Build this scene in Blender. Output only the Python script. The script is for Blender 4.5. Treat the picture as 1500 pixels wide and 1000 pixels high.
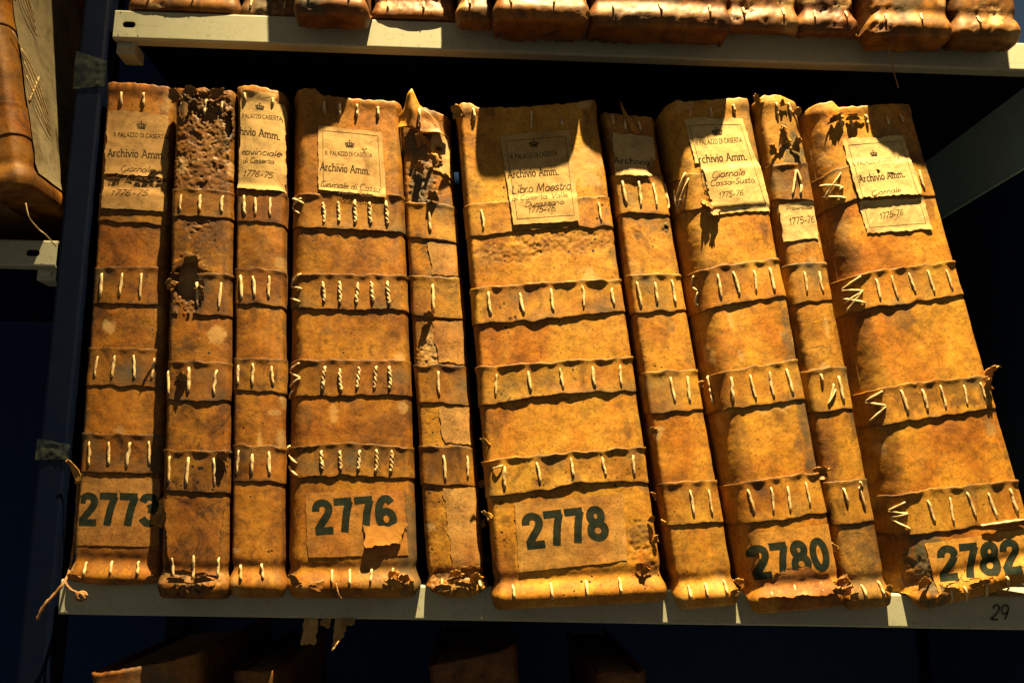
import bpy, math, random
import numpy as np
from mathutils import Vector, Matrix, noise

# ------------------------------------------------------------------ scene, camera, light
for o in list(bpy.data.objects):
    bpy.data.objects.remove(o)
scene = bpy.context.scene
COL = scene.collection

cam_data = bpy.data.cameras.new('camera')
cam_data.sensor_width = 36.0
cam_data.lens = 33.6
cam_data.clip_start = 0.02
cam_data.clip_end = 50.0
cam = bpy.data.objects.new('camera', cam_data)
COL.objects.link(cam)
_r = Vector((0.99915655, -0.03586684, 0.01999406))
_u = Vector((-0.02558476, -0.16290353, 0.98631023))
_f = Vector((0.03211873, 0.98598986, 0.16368377))
cam.matrix_world = Matrix(((_r.x, _u.x, -_f.x, 0.33759), (_r.y, _u.y, -_f.y, -0.81434),
                           (_r.z, _u.z, -_f.z, 0.07080), (0, 0, 0, 1)))
scene.camera = cam

world = bpy.data.worlds.new('World')
scene.world = world
world.use_nodes = True
bg = world.node_tree.nodes['Background']
bg.inputs['Color'].default_value = (1.0, 0.88, 0.66, 1)
bg.inputs['Strength'].default_value = 0.115

lamp_data = bpy.data.lights.new('ceiling_lamp', 'SPOT')
lamp_data.energy = 1850
lamp_data.color = (1.0, 0.75, 0.37)
lamp_data.shadow_soft_size = 0.014
lamp_data.spot_size = math.radians(48)
lamp_data.spot_blend = 1.0
lamp = bpy.data.objects.new('ceiling_lamp', lamp_data)
COL.objects.link(lamp)
lamp.location = (0.58, -0.56, 2.45)
lamp.rotation_euler = (Vector((0.69, -0.02, 0.20)) - lamp.location).to_track_quat('-Z', 'Y').to_euler()

scene.view_settings.view_transform = 'Standard'
scene.view_settings.look = 'None'
scene.view_settings.gamma = 1.0
scene.view_settings.exposure = 0.0
scene.view_settings.use_curve_mapping = False

rnd = random.Random(7)

# ------------------------------------------------------------------ measured tables (metres on the shelf;
# x = fraction across a spine, t = fraction up a spine)
BOOKS = [
 dict(id='2773',
  y0=-0.003,
  quad=[(0.0002, 0.4281), (0.0573, 0.4263), (0.0086, -0.0025), (0.0828, -0.0034)],
  rl=(0.004, 0.006),
  rr=(0.005, 0.008),
  top=[(0.0, 1.0), (0.3469, 1.0001), (0.9792, 0.9983)],
  straps=[{'top': [(0.0475, 0.7635), (0.9718, 0.7653)], 'bot': [(0.0562, 0.7051), (0.9519, 0.7037)], 'st': [], 'fl': 1.2, 'ridge': 0.5}, {'top': [(-0.1001, 0.6095), (0.9549, 0.6176)], 'bot': [(-0.0813, 0.5375), (0.9479, 0.5395)], 'st': [0.1336, 0.4024, 0.6629], 'fl': 1.5}, {'top': [(-0.072, 0.4486), (0.9428, 0.4516)], 'bot': [(-0.053, 0.3745), (0.9448, 0.3772)], 'st': [0.1329, 0.3615, 0.616, 0.8371], 'fl': 1.2}, {'top': [(-0.0903, 0.2812), (0.9574, 0.2838)], 'bot': [(-0.0707, 0.2066), (0.9592, 0.2089)], 'st': [0.1201, 0.352, 0.5844, 0.8253], 'fl': 1.2}],
  head=[(0.2497, 0.9814, 0.2627, 0.9503), (0.5944, 0.9815, 0.603, 0.9518)],
  tail=[(0.1696, 0.0399, 0.1723, 0.0134), (0.4533, 0.0439, 0.4606, 0.0187), (0.7389, 0.0442, 0.7514, 0.0189)],
  label={'quad': [(0.0718, 0.9398), (0.9466, 0.9371), (0.9479, 0.7307), (0.0624, 0.7322)], 'rag': 0.8, 'torn': [0.31], 'border': 0},
  text=[('crown', '*', (0.5761, 0.9029), (0.5761, 0.9029), 0.00747), ('caps', 'R PALAZZO DI CASERTA', (0.1692, 0.8833), (0.9544, 0.8856), 0.00374), ('slab', 'Archivio Amm.', (0.099, 0.8404), (0.9309, 0.8431), 0.0069), ('hand', 'Giornale', (0.2989, 0.8102), (0.769, 0.8112), 0.00575), ('hand', 'di Cassa', (0.1415, 0.7901), (0.9095, 0.7922), 0.00517), ('hand', '1776-75.', (0.1752, 0.7574), (0.7409, 0.762), 0.00517)],
  num=('2773', (0.036, 0.1079), (0.9718, 0.1105), 0.02587),
  nlab=[(-0.0573, 0.195), (0.9446, 0.1996), (0.9537, 0.072), (-0.0231, 0.0693)]),
 dict(id='2774',
  y0=-0.019,
  quad=[(0.0653, 0.4181), (0.116, 0.4168), (0.0856, -0.0078), (0.1397, -0.0079)],
  rl=(0.005, 0.008),
  rr=(0.004, 0.008),
  top=[(-0.0007, 1.003), (0.2215, 0.9957), (0.5108, 1.0023), (0.7447, 0.9937), (0.9997, 1.003)],
  straps=[{'top': [(-0.0159, 0.7865), (0.9751, 0.7871)], 'bot': [(-0.0245, 0.7311), (0.9696, 0.7301)], 'st': [0.1706, 0.4952, 0.8541], 'fl': 1.5}, {'top': [(-0.0611, 0.6135), (0.959, 0.6164)], 'bot': [(-0.0621, 0.5324), (0.9569, 0.5308)], 'st': [0.4831, 0.8321], 'fl': 2, 'hole': True}, {'top': [(-0.0596, 0.439), (0.9771, 0.4385)], 'bot': [(-0.061, 0.3616), (0.974, 0.3634)], 'st': [0.0567, 0.3748, 0.7891], 'fl': 1.8}, {'top': [(-0.0472, 0.2671), (0.9837, 0.2671)], 'bot': [(-0.0377, 0.1895), (0.9813, 0.1878)], 'st': [0.1078, 0.3971, 0.7905], 'fl': 2.2}],
  head=[(0.1457, 0.9716, 0.1286, 0.945), (0.5613, 0.9776, 0.532, 0.945), (0.8282, 0.9765, 0.8193, 0.9544)],
  tail=[(0.1944, 0.0693, 0.2236, 0.028), (0.5164, 0.0765, 0.5149, 0.0263), (0.8717, 0.0687, 0.8662, 0.0297)]),
 dict(id='2775',
  y0=-0.017,
  quad=[(0.1187, 0.4222), (0.16, 0.4174), (0.1417, -0.006), (0.1826, -0.0064)],
  rl=(0.003, 0.006),
  rr=(0.003, 0.006),
  top=[(0.0002, 0.9985), (0.318, 1.0062), (1.0, 1.0)],
  straps=[{'top': [(0.0147, 0.7826), (0.9971, 0.7874)], 'bot': [(-0.0049, 0.7171), (0.9866, 0.7199)], 'st': [0.1896, 0.4165, 0.7287], 'fl': 1.0}, {'top': [(-0.0198, 0.6206), (0.9778, 0.6252)], 'bot': [(-0.0238, 0.5489), (0.9819, 0.5528)], 'st': [0.1394, 0.4052, 0.7133], 'fl': 1.0}, {'top': [(-0.0364, 0.4417), (0.9741, 0.4457)], 'bot': [(-0.0273, 0.3776), (0.9641, 0.3807)], 'st': [0.1063, 0.3958, 0.7962], 'fl': 1.0}, {'top': [(-0.0261, 0.2736), (0.9703, 0.2756)], 'bot': [(-0.0297, 0.2049), (0.9743, 0.2074)], 'st': [0.115, 0.414, 0.7543], 'fl': 1.0}],
  head=[(0.1753, 0.9878, 0.1921, 0.9674), (0.7691, 0.9847, 0.7702, 0.9699)],
  tail=[(0.1933, 0.0505, 0.2372, 0.0206), (0.608, 0.0544, 0.6641, 0.0255)],
  label={'quad': [(0.0879, 0.9924), (0.9858, 0.9938), (0.997, 0.7888), (0.0571, 0.7845)], 'rag': 0.9, 'torn': [], 'border': 0},
  text=[('crown', '*', (0.4967, 0.9556), (0.4967, 0.9556), 0.00632), ('caps', 'PALAZZO CASERTA', (0.124, 0.9341), (0.96, 0.9386), 0.00374), ('slab', 'hivio Amm.', (0.071, 0.8984), (0.9336, 0.897), 0.0069), ('hand', 'rovinciale', (0.1051, 0.8554), (0.9356, 0.8619), 0.00575), ('hand', 'di Caserta', (0.1358, 0.8385), (0.7935, 0.8441), 0.0046), ('hand', '1776-75.', (0.1392, 0.8112), (0.8099, 0.8139), 0.00517)]),
 dict(id='2776',
  y0=-0.013,
  quad=[(0.165, 0.4193), (0.2599, 0.4157), (0.1835, -0.0067), (0.2907, -0.0049)],
  rl=(0.014, 0.02),
  rr=(0.006, 0.012),
  top=[(0.0002, 0.997), (0.0436, 1.0112), (0.2208, 1.0141), (0.2779, 1.0001), (0.5876, 0.9947), (0.9998, 0.9985)],
  straps=[{'top': [(-0.0288, 0.7841), (0.9881, 0.796)], 'bot': [(-0.0243, 0.7183), (0.4514, 0.714), (0.9886, 0.7175)], 'st': [0.3027, 0.4347, 0.5789, 0.7113, 0.856], 'fl': 3.2, 'zig': [[(-0.0227, 0.7828), (0.1286, 0.7646)], [(-0.0093, 0.7628), (0.1161, 0.7774)], [(-0.0094, 0.7642), (0.0934, 0.744)]], 'tw': 1}, {'top': [(-0.0234, 0.6181), (0.987, 0.6258)], 'bot': [(-0.0247, 0.5527), (0.446, 0.5487), (0.9825, 0.555)], 'st': [0.3025, 0.4414, 0.5865, 0.7143, 0.8481], 'fl': 2.4, 'zig': [[(0.1103, 0.6195), (-0.0162, 0.5972)], [(-0.0162, 0.5972), (0.1173, 0.5888)], [(-0.0205, 0.5749), (0.1068, 0.5622)]], 'tw': 1}, {'top': [(-0.0175, 0.4444), (0.9734, 0.4518)], 'bot': [(-0.0239, 0.3741), (0.4406, 0.3757), (0.9692, 0.3831)], 'st': [0.3077, 0.4417, 0.5815, 0.7215, 0.8392], 'fl': 1.8, 'zig': [[(0.1116, 0.4399), (-0.0051, 0.4255)], [(-0.0051, 0.4255), (0.1127, 0.41)], [(0.1127, 0.41), (-0.0086, 0.393)], [(0.0638, 0.3868), (-0.0238, 0.3714)]], 'tw': 1}, {'top': [(-0.0173, 0.2743), (0.4923, 0.286), (0.9711, 0.2789)], 'bot': [(-0.0136, 0.2166), (0.436, 0.2222), (0.9681, 0.2189)], 'st': [0.2911, 0.4367, 0.5825, 0.7177, 0.8368], 'fl': 1.8, 'zig': [[(0.0257, 0.2785), (-0.022, 0.2624)], [(-0.022, 0.2624), (0.0921, 0.2432)], [(-0.0258, 0.2401), (0.0985, 0.2196)]], 'tw': 1, 'dark': 1}],
  head=[(0.3095, 0.9871, 0.3156, 0.9604), (0.4545, 0.9865, 0.4535, 0.9566), (0.6122, 0.9846, 0.6103, 0.9576), (0.8015, 0.9832, 0.8052, 0.9592)],
  tail=[(0.3636, 0.0445, 0.3684, 0.0165), (0.4982, 0.0458, 0.502, 0.0152), (0.664, 0.046, 0.6568, 0.0204), (0.825, 0.0474, 0.8113, 0.0166)],
  label={'quad': [(0.2532, 0.9327), (0.833, 0.9282), (0.8534, 0.787), (0.2605, 0.7951)], 'rag': 0.7, 'torn': [], 'border': 1},
  text=[('crown', '*', (0.5377, 0.8897), (0.5377, 0.8897), 0.0069), ('caps', 'R. PALAZZO DI CASERTA', (0.3152, 0.8702), (0.7401, 0.8705), 0.00374), ('slab', 'Archivio Amm.', (0.2724, 0.8374), (0.7182, 0.8334), 0.0069), ('hand', 'Giornale di Cassa', (0.2665, 0.8024), (0.8, 0.7979), 0.00546), ('hand', 'Valle Rota', (0.4176, 0.7871), (0.732, 0.7854), 0.00402)],
  num=('2776', (0.2284, 0.1096), (0.8755, 0.1225), 0.02703),
  nlab=[(0.1582, 0.1871), (0.9168, 0.1975), (0.9426, 0.072), (0.1824, 0.066)]),
 dict(id='2777',
  y0=-0.005,
  quad=[(0.2594, 0.4121), (0.3032, 0.4104), (0.2994, -0.0099), (0.3474, -0.0069)],
  rl=(0.004, 0.008),
  rr=(0.006, 0.012),
  top=[(-0.013, 0.9757), (0.4881, 1.0037), (0.9923, 0.9892)],
  straps=[{'top': [(-0.0265, 0.7968), (0.9213, 0.7927)], 'bot': [(-0.0525, 0.7223), (0.8923, 0.713)], 'st': [0.4701], 'fl': 1.5}, {'top': [(-0.0431, 0.6402), (0.8922, 0.6373)], 'bot': [(-0.0605, 0.5577), (0.8586, 0.551)], 'st': [0.4374], 'fl': 1.6}, {'top': [(-0.0747, 0.4569), (0.9193, 0.4549)], 'bot': [(-0.0765, 0.3811), (0.9017, 0.3753)], 'st': [0.4296], 'fl': 1.6}, {'top': [(-0.0716, 0.2954), (0.9288, 0.2899)], 'bot': [(-0.0747, 0.2189), (0.9366, 0.2138)], 'st': [0.4295, 0.8427], 'fl': 1.4}],
  head=[],
  tail=[(0.2645, 0.0362, 0.2242, 0.0066), (0.8757, 0.0398, 0.8928, 0.0136)],
  label={'quad': [(0.6258, 0.9591), (0.9616, 0.9462), (0.9499, 0.8525), (0.5965, 0.8714)], 'rag': 1.6, 'torn': [], 'border': 0},
  text=[('crown', '*', (0.7592, 0.9115), (0.7592, 0.9115), 0.00517)]),
 dict(id='2778',
  y0=-0.019,
  quad=[(0.3102, 0.4104), (0.4334, 0.4205), (0.3546, -0.0129), (0.4926, -0.0037)],
  rl=(0.006, 0.012),
  rr=(0.004, 0.008),
  top=[(-0.0008, 0.997), (0.0604, 1.0081), (0.126, 0.9998), (0.1529, 0.992), (0.443, 0.9881), (0.786, 0.9924), (1.0007, 1.0015)],
  straps=[{'top': [(-0.0159, 0.7893), (1.0384, 0.7919)], 'bot': [(-0.024, 0.7207), (0.3548, 0.7267), (0.5407, 0.7298), (1.0093, 0.7289)], 'st': [0.1162, 0.3286, 0.7174, 0.9169], 'fl': 1.4, 'ridge': 0.7}, {'top': [(-0.023, 0.6162), (1.0287, 0.6207)], 'bot': [(-0.0232, 0.5439), (0.3847, 0.542), (1.0122, 0.5551)], 'st': [0.1179, 0.3276, 0.5243, 0.7302, 0.9276], 'fl': 3.0}, {'top': [(-0.0275, 0.4561), (1.0409, 0.4621)], 'bot': [(-0.0254, 0.3776), (0.2917, 0.389), (0.5536, 0.3958), (1.0223, 0.3928)], 'st': [0.1128, 0.3246, 0.5281, 0.7364, 0.9102], 'fl': 3.4}, {'top': [(-0.0174, 0.2736), (1.0469, 0.2863)], 'bot': [(-0.0101, 0.2026), (0.3625, 0.2111), (0.5756, 0.2222), (1.0277, 0.2165)], 'st': [0.1192, 0.3239, 0.5331, 0.7301, 0.9149], 'fl': 3.0}],
  head=[(0.1191, 0.9924, 0.126, 0.9656), (0.528, 0.981, 0.5135, 0.9411), (0.7344, 0.9618, 0.7326, 0.9455)],
  tail=[(0.1095, 0.0361, 0.1146, 0.0107), (0.3315, 0.0376, 0.3331, 0.0046), (0.5382, 0.0393, 0.5385, 0.0063), (0.7371, 0.0399, 0.7377, 0.0106)],
  label={'quad': [(0.2883, 0.9294), (0.7819, 0.9359), (0.7684, 0.7423), (0.3217, 0.7386)], 'rag': 0.5, 'torn': [], 'border': 1},
  text=[('crown', '*', (0.5188, 0.9026), (0.5188, 0.9026), 0.0069), ('caps', 'R. PALAZZO DI CASERTA', (0.3479, 0.8771), (0.6734, 0.8814), 0.00431), ('slab', 'Archivio Amm.', (0.3163, 0.8382), (0.6716, 0.8405), 0.00719), ('hand', 'Libro Maestro', (0.329, 0.8046), (0.7394, 0.8091), 0.00747), ('hand', 'di Caserta, Valle,', (0.3239, 0.7888), (0.7184, 0.792), 0.00489), ('hand', 'Durazzano', (0.4079, 0.7747), (0.6754, 0.7781), 0.00431), ('hand', '1775-76.', (0.422, 0.7615), (0.6234, 0.7645), 0.00517)],
  num=('2778', (0.2051, 0.1022), (0.7165, 0.112), 0.0276),
  nlab=[(0.1608, 0.1908), (0.8259, 0.1973), (0.7985, 0.0708), (0.152, 0.0583)]),
 dict(id='2779',
  y0=-0.013,
  quad=[(0.4397, 0.4118), (0.4854, 0.4089), (0.5039, -0.0111), (0.5535, -0.006)],
  rl=(0.004, 0.008),
  rr=(0.004, 0.008),
  top=[(0.0, 1.0), (0.4987, 0.9947), (1.0, 1.0)],
  straps=[{'top': [(0.013, 0.8645), (0.9745, 0.8706)], 'bot': [(-0.0102, 0.7809), (0.9572, 0.7824)], 'st': [0.1887, 0.4634, 0.7516, 0.9746], 'fl': 1.5}, {'top': [(0.0045, 0.6514), (0.995, 0.6563)], 'bot': [(-0.0301, 0.5707), (0.9934, 0.5811)], 'st': [0.1536, 0.4678, 0.795], 'fl': 1.6}, {'top': [(-0.0445, 0.4511), (0.9534, 0.4573)], 'bot': [(-0.0485, 0.3677), (0.9759, 0.3762)], 'st': [0.4854, 0.7639], 'fl': 1.2}, {'top': [(-0.042, 0.2321), (0.95, 0.2335)], 'bot': [(-0.0246, 0.1502), (1.0003, 0.1509)], 'st': [0.4877, 0.8129], 'fl': 1.4}],
  head=[(0.1786, 0.9943, 0.1758, 0.9732), (0.3952, 0.9875, 0.4006, 0.9634), (0.6699, 0.9843, 0.692, 0.9632)],
  tail=[(0.2096, 0.0365, 0.2153, 0.0081), (0.4873, 0.039, 0.4897, 0.0091), (0.8109, 0.0411, 0.8209, 0.0097)],
  label={'quad': [(0.1236, 0.9547), (0.9022, 0.9532), (0.8836, 0.8624), (0.0505, 0.8633)], 'rag': 1.2, 'torn': [], 'border': 0},
  text=[('slab', 'Archivio', (0.0721, 0.8886), (0.7657, 0.8884), 0.00517)]),
 dict(id='2780',
  y0=-0.019,
  quad=[(0.4886, 0.4155), (0.5705, 0.4267), (0.5624, -0.0133), (0.6403, -0.0051)],
  rl=(0.019, 0.028),
  rr=(0.005, 0.01),
  top=[(-0.0162, 0.9826), (0.0857, 1.0043), (0.202, 1.0094), (0.309, 1.0044), (0.6429, 1.0024), (1.0028, 1.0029)],
  straps=[{'top': [(-0.0599, 0.8492), (1.0084, 0.8551)], 'bot': [(-0.0326, 0.7769), (0.2658, 0.7799), (1.0091, 0.7803)], 'st': [], 'fl': 1.2, 'zig': [[(0.118, 0.8574), (-0.0367, 0.8113)], [(0.1436, 0.8453), (-0.0165, 0.7937)], [(-0.0321, 0.8084), (0.0741, 0.8035)], [(-0.0079, 0.8338), (-0.0245, 0.7853)]], 'ridge': 0.5}, {'top': [(-0.0634, 0.6532), (0.3842, 0.659), (1.0497, 0.665)], 'bot': [(-0.0528, 0.5738), (0.4545, 0.5812), (1.0447, 0.5872)], 'st': [0.29, 0.4711, 0.6743, 0.8634], 'fl': 2.2, 'zig': [[(0.035, 0.6486), (-0.0644, 0.6295)], [(-0.0644, 0.6295), (0.0404, 0.6164)], [(0.0404, 0.6164), (-0.067, 0.5893)], [(-0.0766, 0.6019), (0.0195, 0.5877)]]}, {'top': [(-0.0469, 0.4468), (1.0712, 0.4622)], 'bot': [(-0.0598, 0.3758), (0.4693, 0.3786), (1.0403, 0.3833)], 'st': [0.2277, 0.4437, 0.6457, 0.8408], 'fl': 1.8, 'zig': [[(-0.0025, 0.4473), (-0.0708, 0.4229)], [(-0.0708, 0.4229), (-0.0227, 0.4127)], [(-0.0227, 0.4127), (-0.081, 0.3909)]]}, {'top': [(-0.0821, 0.2325), (0.5446, 0.24), (1.0302, 0.2422)], 'bot': [(-0.08, 0.1574), (0.4599, 0.1599), (1.0658, 0.1665)], 'st': [0.2082, 0.4227, 0.6018, 0.81], 'fl': 2.2}],
  head=[(0.3186, 0.9909, 0.3169, 0.9732), (0.5383, 0.9867, 0.541, 0.966), (0.7947, 0.9891, 0.806, 0.9698)],
  tail=[(0.2276, 0.044, 0.2353, 0.0175), (0.4821, 0.0449, 0.4799, 0.016), (0.7646, 0.044, 0.7732, 0.0187)],
  label={'quad': [(0.237, 0.9674), (0.8771, 0.9581), (0.9997, 0.7634), (0.3104, 0.7648)], 'rag': 1.1, 'torn': [], 'border': 1},
  text=[('crown', '*', (0.5711, 0.9273), (0.5711, 0.9273), 0.00747), ('caps', 'R PALAZZO DI CASERTA', (0.3166, 0.9102), (0.821, 0.9079), 0.00431), ('slab', 'rchivio Amm.', (0.3177, 0.8724), (0.8435, 0.8697), 0.00719), ('hand', 'Giornale', (0.4103, 0.8374), (0.775, 0.8378), 0.00604), ('hand', 'di Cassa-Susto.', (0.2833, 0.8211), (0.8856, 0.8213), 0.00517), ('hand', '1775-76.', (0.4436, 0.7952), (0.7349, 0.7969), 0.00489)],
  num=('2780', (0.0875, 0.0551), (0.928, 0.0603), 0.02645),
  nlab=[(0.0893, 0.1391), (1.0424, 0.145), (0.9836, 0.0379), (0.0807, 0.0351)]),
 dict(id='2781',
  y0=-0.014,
  quad=[(0.5769, 0.4291), (0.6145, 0.4272), (0.6432, -0.0088), (0.6804, -0.0049)],
  rl=(0.005, 0.008),
  rr=(0.004, 0.008),
  top=[(-0.015, 0.9926), (0.2087, 1.006), (0.5781, 1.0102), (0.7594, 1.0027), (1.0, 1.0)],
  straps=[{'top': [(0.0016, 0.8563), (0.97, 0.8687)], 'bot': [(0.0009, 0.785), (0.9279, 0.7874)], 'st': [], 'fl': 1.4, 'zig': [[(0.64, 0.851), (0.4205, 0.7924)], [(0.6565, 0.851), (0.704, 0.8195)], [(0.704, 0.8195), (0.6225, 0.7962)]]}, {'top': [(0.0331, 0.6532), (0.9447, 0.6595)], 'bot': [(0.041, 0.5732), (0.9387, 0.5825)], 'st': [0.3725, 0.7419], 'fl': 1.2}, {'top': [(0.032, 0.4419), (0.9688, 0.4505)], 'bot': [(0.0782, 0.3606), (0.9577, 0.3668)], 'st': [0.7409], 'fl': 1.2, 'zig': [[(0.333, 0.4349), (0.3398, 0.4161)], [(0.5918, 0.4157), (0.416, 0.3785)], [(0.6157, 0.405), (0.3574, 0.3733)]]}, {'top': [(0.0703, 0.2274), (1.0004, 0.2314)], 'bot': [(0.125, 0.1463), (1.0172, 0.1493)], 'st': [], 'fl': 1.2, 'zig': [[(0.372, 0.2158), (0.4119, 0.1846)], [(0.7332, 0.2168), (0.7923, 0.1737)]]}],
  head=[(0.4443, 0.9929, 0.4433, 0.9605), (0.7438, 0.9951, 0.7876, 0.9688)],
  tail=[(0.3883, 0.0359, 0.4206, 0.0093), (0.7821, 0.0394, 0.8258, 0.0114)],
  label={'quad': [(0.1105, 0.7755), (0.9248, 0.786), (0.8896, 0.7088), (0.065, 0.6993)], 'rag': 0.6, 'torn': [], 'border': 0},
  text=[('hand', 'Provinciale', (0.2303, 0.7632), (0.8747, 0.77), 0.00345), ('hand', '1775-76.', (0.233, 0.7335), (0.9142, 0.743), 0.00575)]),
 dict(id='2782',
  y0=-0.014,
  quad=[(0.6193, 0.4222), (0.7188, 0.4296), (0.6943, -0.0118), (0.8124, 0.0204)],
  rl=(0.024, 0.034),
  rr=(0.005, 0.012),
  top=[(-0.013, 0.9854), (0.0856, 1.0052), (0.2769, 1.0095), (0.312, 0.9942), (0.5374, 0.9951), (1.0, 1.0)],
  straps=[{'top': [(-0.0644, 0.8492), (0.2975, 0.8706), (0.9958, 0.866)], 'bot': [(-0.0777, 0.778), (0.2763, 0.7977), (1.0263, 0.7916)], 'st': [0.8934], 'fl': 1.2, 'zig': [[(-0.0482, 0.8403), (0.1529, 0.8249)], [(0.1529, 0.8249), (0.1244, 0.8197)], [(0.17, 0.8566), (-0.0655, 0.8062)], [(-0.0687, 0.8163), (0.1601, 0.8001)]], 'ridge': 0.5}, {'top': [(-0.0861, 0.6379), (0.2914, 0.646), (0.9997, 0.6473)], 'bot': [(-0.0885, 0.5677), (0.2649, 0.5748), (0.458, 0.5708), (1.0173, 0.5754)], 'st': [0.2885, 0.4261, 0.5746, 0.7285, 0.8877], 'fl': 3.6, 'zig': [[(0.1425, 0.6393), (-0.0611, 0.6205)], [(-0.0611, 0.6205), (0.1322, 0.6087)], [(0.1322, 0.6087), (-0.0509, 0.5925)], [(-0.0637, 0.604), (0.1324, 0.5836)], [(0.1347, 0.6115), (-0.0558, 0.5734)]]}, {'top': [(-0.0859, 0.412), (0.2791, 0.4161), (1.0193, 0.4002)], 'bot': [(-0.0494, 0.3465), (0.3502, 0.3418), (0.9756, 0.3352)], 'st': [0.2908, 0.4452, 0.5891, 0.7637, 0.9123], 'fl': 3.4, 'zig': [[(0.1156, 0.4085), (-0.0521, 0.3945)], [(-0.0521, 0.3945), (0.1165, 0.3787)], [(0.1165, 0.3787), (-0.043, 0.3542)]], 'dark': 1}, {'top': [(-0.0619, 0.2112), (0.3309, 0.2071), (1.0261, 0.186)], 'bot': [(-0.0539, 0.1401), (0.2587, 0.1272), (0.9418, 0.1073)], 'st': [0.3032, 0.4439, 0.594, 0.7487, 0.9126], 'fl': 2.6, 'zig': [[(0.108, 0.1937), (-0.0402, 0.1816)], [(-0.0402, 0.1816), (0.1035, 0.1705)], [(0.1035, 0.1705), (-0.0561, 0.1684)], [(-0.0561, 0.1684), (0.0985, 0.141)]]}],
  head=[(0.3013, 0.9702, 0.3058, 0.9492), (0.3932, 0.9692, 0.3971, 0.9481), (0.5373, 0.9767, 0.5372, 0.9524), (0.7248, 0.9717, 0.7297, 0.9531), (0.8545, 0.9764, 0.871, 0.9576)],
  tail=[(0.2962, 0.0238, 0.2935, -0.0067), (0.3964, 0.0194, 0.3974, -0.0116), (0.5477, 0.0166, 0.5406, -0.0116), (0.7018, 0.0162, 0.698, -0.0125)],
  label={'quad': [(0.2832, 0.9256), (0.8269, 0.9288), (0.8641, 0.72), (0.3002, 0.7232)], 'rag': 1.2, 'torn': [0.33], 'border': 1},
  text=[('crown', '*', (0.5234, 0.8847), (0.5234, 0.8847), 0.00575), ('caps', 'R. PALAZZO DI CASERTA', (0.3112, 0.8659), (0.7411, 0.872), 0.00374), ('slab', 'Archivio Amm.', (0.337, 0.8301), (0.743, 0.8341), 0.00661), ('hand', 'Giornale', (0.4026, 0.7993), (0.6679, 0.8026), 0.0046), ('hand', '1775-76.', (0.4373, 0.7502), (0.6601, 0.7551), 0.00517)],
  num=('2782', (0.2441, 0.0377), (0.8351, 0.0146), 0.02703),
  nlab=[(0.204, 0.1112), (0.9855, 0.0907), (0.9569, -0.0076), (0.2203, 0.0163)]),
]

# ------------------------------------------------------------------ helpers
def tag(o, label=None, cat=None, group=None, kind=None):
    if label: o['label'] = label
    if cat: o['category'] = cat
    if group: o['group'] = group
    if kind: o['kind'] = kind
    return o

def empty(name, loc):
    o = bpy.data.objects.new(name, None)
    o.empty_display_size = 0.02
    COL.objects.link(o)
    o.location = loc
    return o

def world_loc(o):
    v = Vector(o.location)
    while o.parent:
        o = o.parent
        v += Vector(o.location)
    return v

def mesh_obj(name, verts, faces, mat, parent=None, smooth=True, colors=None, origin=None):
    """verts in world coordinates; the object sits at its parent's origin"""
    base = world_loc(parent) if parent else Vector(origin or (0, 0, 0))
    me = bpy.data.meshes.new(name)
    v = np.asarray(verts, dtype=np.float64) - np.array(base)
    me.from_pydata(v.tolist(), [], faces)
    if smooth:
        me.polygons.foreach_set('use_smooth', [True] * len(me.polygons))
    if colors is not None:
        a = me.color_attributes.new('stain', 'FLOAT_COLOR', 'POINT')
        c = np.ones((len(v), 4), dtype=np.float32)
        c[:, :3] = colors
        a.data.foreach_set('color', c.ravel())
    me.update()
    me.materials.append(mat)
    o = bpy.data.objects.new(name, me)
    COL.objects.link(o)
    if parent:
        o.parent = parent
    else:
        o.location = base
    return o

def grid_faces(nr, nc, keep=None, base=0):
    f = []
    for i in range(nr - 1):
        for j in range(nc - 1):
            if keep is None or keep[i][j]:
                a = base + i * nc + j
                f.append((a, a + 1, a + nc + 1, a + nc))
    return f

def fbm(x, y, z, octv=3, gain=0.5):
    s = 0.0; a = 1.0
    for _ in range(octv):
        s += a * noise.noise((x, y, z))
        x *= 2.03; y *= 2.03; z *= 2.03; a *= gain
    return s

def sstep(a, b, v):
    if a == b: return 1.0 if v >= a else 0.0
    k = min(1.0, max(0.0, (v - a) / (b - a)))
    return k * k * (3 - 2 * k)

def interp(pts, x):
    if x <= pts[0][0]: return pts[0][1]
    for (x0, y0), (x1, y1) in zip(pts, pts[1:]):
        if x <= x1:
            return y0 + (y1 - y0) * (x - x0) / max(1e-9, x1 - x0)
    return pts[-1][1]

def catmull(pts, n=6):
    if len(pts) < 3: return list(pts)
    p = [pts[0]] + list(pts) + [pts[-1]]
    out = []
    for i in range(1, len(p) - 2):
        for k in range(n):
            s = k / n
            out.append(tuple(0.5 * ((2 * b) + (-a + c) * s + (2 * a - 5 * b + 4 * c - d) * s * s + (-a + 3 * b - 3 * c + d) * s ** 3)
                             for a, b, c, d in zip(p[i - 1], p[i], p[i + 1], p[i + 2])))
    out.append(tuple(pts[-1]))
    return out

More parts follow.
